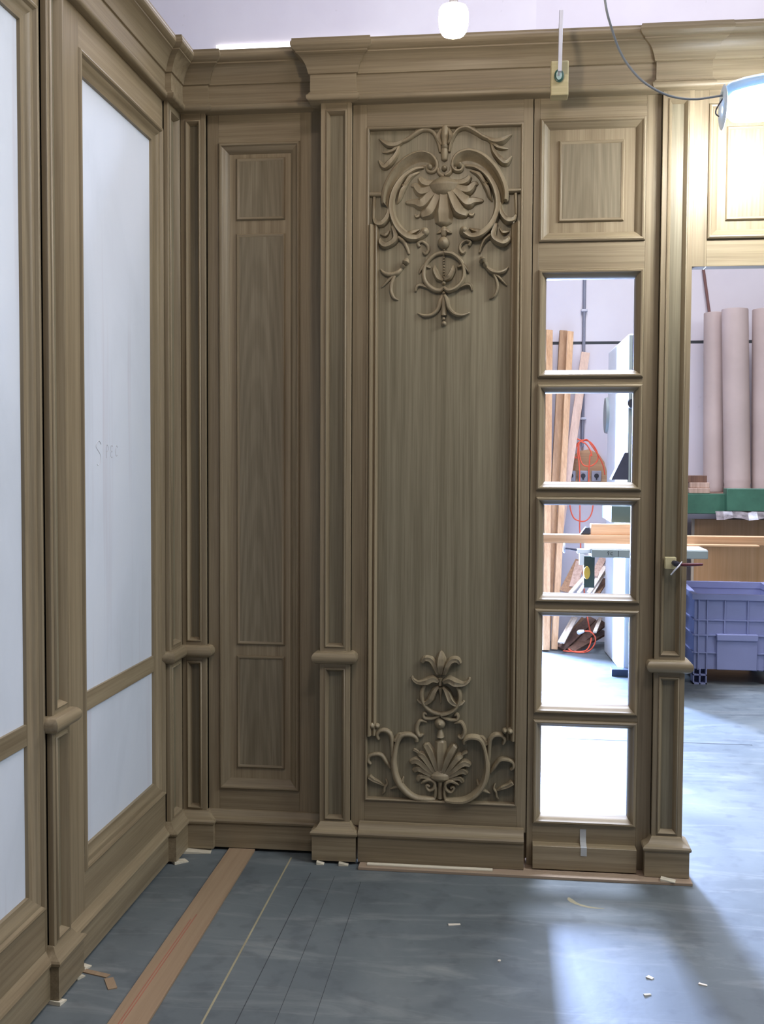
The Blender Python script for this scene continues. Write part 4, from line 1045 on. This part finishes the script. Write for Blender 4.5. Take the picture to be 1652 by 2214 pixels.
m = MB(); m.lathe([(0.0005, -0.03), (0.14, -0.03), (0.15, 0.0), (0.14, 0.02), (0.0005, 0.02)], (2.10, 4.74, 1.90), 'x', 28); m.build('wheel_cover', SAWGREY, t)

# plywood sheet, green rack beams, film, blocks, paper rolls
m = MB(); m.box(2.762, 4.2, 4.60, 4.635, 0.0, 1.082)
s_ = tag(m.build('plywood_sheet', wood('birch_plywood', 'z', (0.66, 0.38, 0.19), (0.76, 0.47, 0.26), 0.5, contrast=0.4), bevel=0.002), 'tall plywood sheet standing behind the blue bin', 'board')
m = MB(); m.box(2.742, 2.762, 4.60, 4.635, 0.0, 1.082); m.build('edge_band', PALE, s_)
t = thing('storage_rack', 'green steel rack carrying the paper rolls', 'rack', (3.2, 4.6, 0))
m = MB(); m.box(2.46, 2.950, 4.38, 4.44, 1.134, 1.288); m.build('beam', GREENM, t, bevel=0.004)
m = MB(); m.box(2.944, 4.30, 4.30, 4.44, 1.160, 1.330); m.build('beam', GREENM, t, bevel=0.004)
m = MB(); m.box(2.46, 4.30, 4.44, 5.10, 1.262, 1.290); m.build('shelf_board', DARKW, t)
m = MB(); m.box(2.48, 2.56, 5.02, 5.10, 0, 1.262); m.build('upright', GREENM, t)
m = MB(); m.box(4.15, 4.23, 4.98, 5.10, 0, 1.262); m.build('upright', GREENM, t)
m = MB()
rows = []
for i in range(22):
    x = 2.86 + i * 0.06
    rows.append([(x, 4.30 + 0.02 * math.sin(i * 2.1) - 0.02 * j, 1.158 - 0.018 * j + 0.012 * math.sin(i * 1.7 + j * 1.3) * (j / 3)) for j in range(4)])
m.grid(rows)
tag(m.build('plastic_film', PLASTIC, angle=20), 'crumpled clear plastic film hanging below the green rack beam', 'film')
for i, (z0, z1, x0, x1, y0, lb) in enumerate(((1.290, 1.330, 2.680, 2.838, 4.40, 'lowest wood block of the small stack on the green rack'), (1.331, 1.372, 2.690, 2.836, 4.41, 'middle wood block of the small stack on the green rack'),
                                              (1.373, 1.425, 2.668, 2.825, 4.46, 'top darker wood block of the small stack on the green rack'))):
    m = MB(); m.box(x0, x1, y0, y0 + 0.25, z0, z1); tag(m.build('wood_block', PINKW if i < 2 else DARKW, bevel=0.003), lb, 'block', 'wood blocks on the green rack')


def roll(label, x, y, r, z1, lean):
    t = thing('paper_roll', label, 'paper roll', (x, y, 1.29), 'paper rolls on the green rack')
    def c(z): return x + lean * (z - 1.30) / 1.44
    m = MB()
    rows = []
    for z, k_ in ((1.292, 0.93), (1.33, 1.0), (1.345, 0.97), (1.38, 1.02), (1.40, 0.99), (1.6, 1.0), (2.0, 1.0), (2.4, 1.0), (z1 - 0.006, 1.0), (z1, 0.985)):
        rows.append([(c(z) + r * k_ * math.cos(2 * PI * a / 32), y + r * k_ * math.sin(2 * PI * a / 32), z) for a in range(32)])
    rows.append([(c(z1) + r * 0.80 * math.cos(2 * PI * a / 32), y + r * 0.80 * math.sin(2 * PI * a / 32), z1 + 0.004) for a in range(32)])
    rows.append([(c(z1) + r * 0.35 * math.cos(2 * PI * a / 32), y + r * 0.35 * math.sin(2 * PI * a / 32), z1 + 0.004) for a in range(32)])
    m.grid(rows, close_u=True); m.build('paper', PAPER, t, angle=50)
    m = MB(); m.lathe([(r * 0.36, -0.05), (r * 0.36, 0.006), (r * 0.28, 0.006), (r * 0.28, -0.05)], (c(z1), y, z1), 'z', 24); m.build('core_tube', PINKW, t)


roll('leftmost slim paper roll, half hidden by the wider one', 2.972, 4.96, 0.085, 2.735, -0.02)
roll('middle paper roll with a bright left side on the green rack', 3.125, 4.81, 0.102, 2.742, -0.045)
roll('rightmost paper roll, cut off by the right edge', 3.345, 4.84, 0.104, 2.742, -0.02)
m = MB(); m.tube([(2.893, 5.165, 3.13), (2.955, 5.150, 2.70), (3.01, 5.130, 2.20), (3.11, 5.10, 1.30)], [0.012] * 4, 8)
tag(m.build('brown_stick', plain('reddish_stick', (0.20, 0.10, 0.09), 0.6)), 'thin reddish brown stick leaning above the paper rolls', 'stick')

# blue bin
t = thing('storage_bin', 'blue-grey ribbed plastic pallet bin standing beyond the opening', 'bin', (2.88, 3.82, 0))
BX0, BX1, BY0, BY1 = 2.585, 3.175, 3.51, 4.12
m = MB()
def loop(e, z): return [(BX0 + e, BY0 + e, z), (BX1 - e, BY0 + e, z), (BX1 - e, BY1 - e, z), (BX0 + e, BY1 - e, z)]
n = m.grid([loop(0, 0.105), loop(0, 0.605), loop(0.018, 0.605), loop(0.018, 0.125)], close_u=True)
m.face(n + 3, n + 2, n + 1, n); m.face(n + 12, n + 13, n + 14, n + 15)
m.build('shell', BINM, t)
m = MB()
rim = [(BX0 - 0.02, BY0 - 0.02, 0.585, 0.622), (BX1 + 0.02, BY0 - 0.02, 0.585, 0.622), (BX1 + 0.02, BY1 + 0.02, 0.60, 0.645), (BX0 - 0.02, BY1 + 0.02, 0.60, 0.645)]
rin = [(BX0 + 0.02, BY0 + 0.02), (BX1 - 0.02, BY0 + 0.02), (BX1 - 0.02, BY1 - 0.02), (BX0 + 0.02, BY1 - 0.02)]
n = m.pts([(x, y, a) for x, y, a, b in rim] + [(x, y, b) for x, y, a, b in rim] + [(x, y, r_[3]) for (x, y), r_ in zip(rin, rim)] + [(x, y, r_[2]) for (x, y), r_ in zip(rin, rim)])
for i in range(4):
    j = (i + 1) % 4
    for lv in range(4):
        a = n + lv * 4; b_ = n + ((lv + 1) % 4) * 4
        m.face(a + i, a + j, b_ + j, b_ + i)
m.build('rim', BINM, t)
for x in (2.612, 2.669, 2.785, 2.938, 3.06, 3.15):
    zb = 0.35 if 2.74 < x < 3.0 else 0.10
    m = MB(); m.box(x - 0.004, x + 0.004, BY0 - 0.014, BY0 + 0.004, zb, 0.59); m.build('upright_rib', BINM, t)
for z in (0.445, 0.340, 0.219):
    spans = ((BX0, BX1),) if z > 0.4 else ((BX0, 2.733), (3.0, BX1))
    for a, b_ in spans:
        m = MB(); m.box(a, b_, BY0 - 0.012, BY0 + 0.004, z - 0.004, z + 0.004); m.build('level_rib', BINM, t)
    m = MB(); m.box(BX0 - 0.012, BX0 + 0.004, BY0, BY1, z - 0.004, z + 0.004); m.build('level_rib', BINM, t)
m = MB(); m.box(2.733, 3.0, BY0 - 0.028, BY0 + 0.01, 0.106, 0.310); m.build('label_plate', BINM, t, bevel=0.004)
m = MB(); m.box(2.730, 3.003, BY0 - 0.042, BY0 + 0.01, 0.308, 0.352); m.build('ledge', BINM, t, bevel=0.004)
for x0, x1 in ((BX0 - 0.005, 2.672), (3.088, BX1 + 0.005)):
    for y0, y1 in ((BY0 - 0.012, BY0 + 0.09), (BY1 - 0.09, BY1)):
        m = MB()
        xm = (x0 + x1) / 2
        for xx in (x0 + 0.004, xm, x1 - 0.004):
            m.box(xx - 0.004, xx + 0.004, y0, y1, 0.0, 0.106)
        m.box(x0, x1, y0, y1, 0.0, 0.010); m.box(x0, x1, y0, y1, 0.060, 0.068); m.box(x0, x1, y1 - 0.006, y1, 0, 0.106)
        m.build('foot', BINM, t)
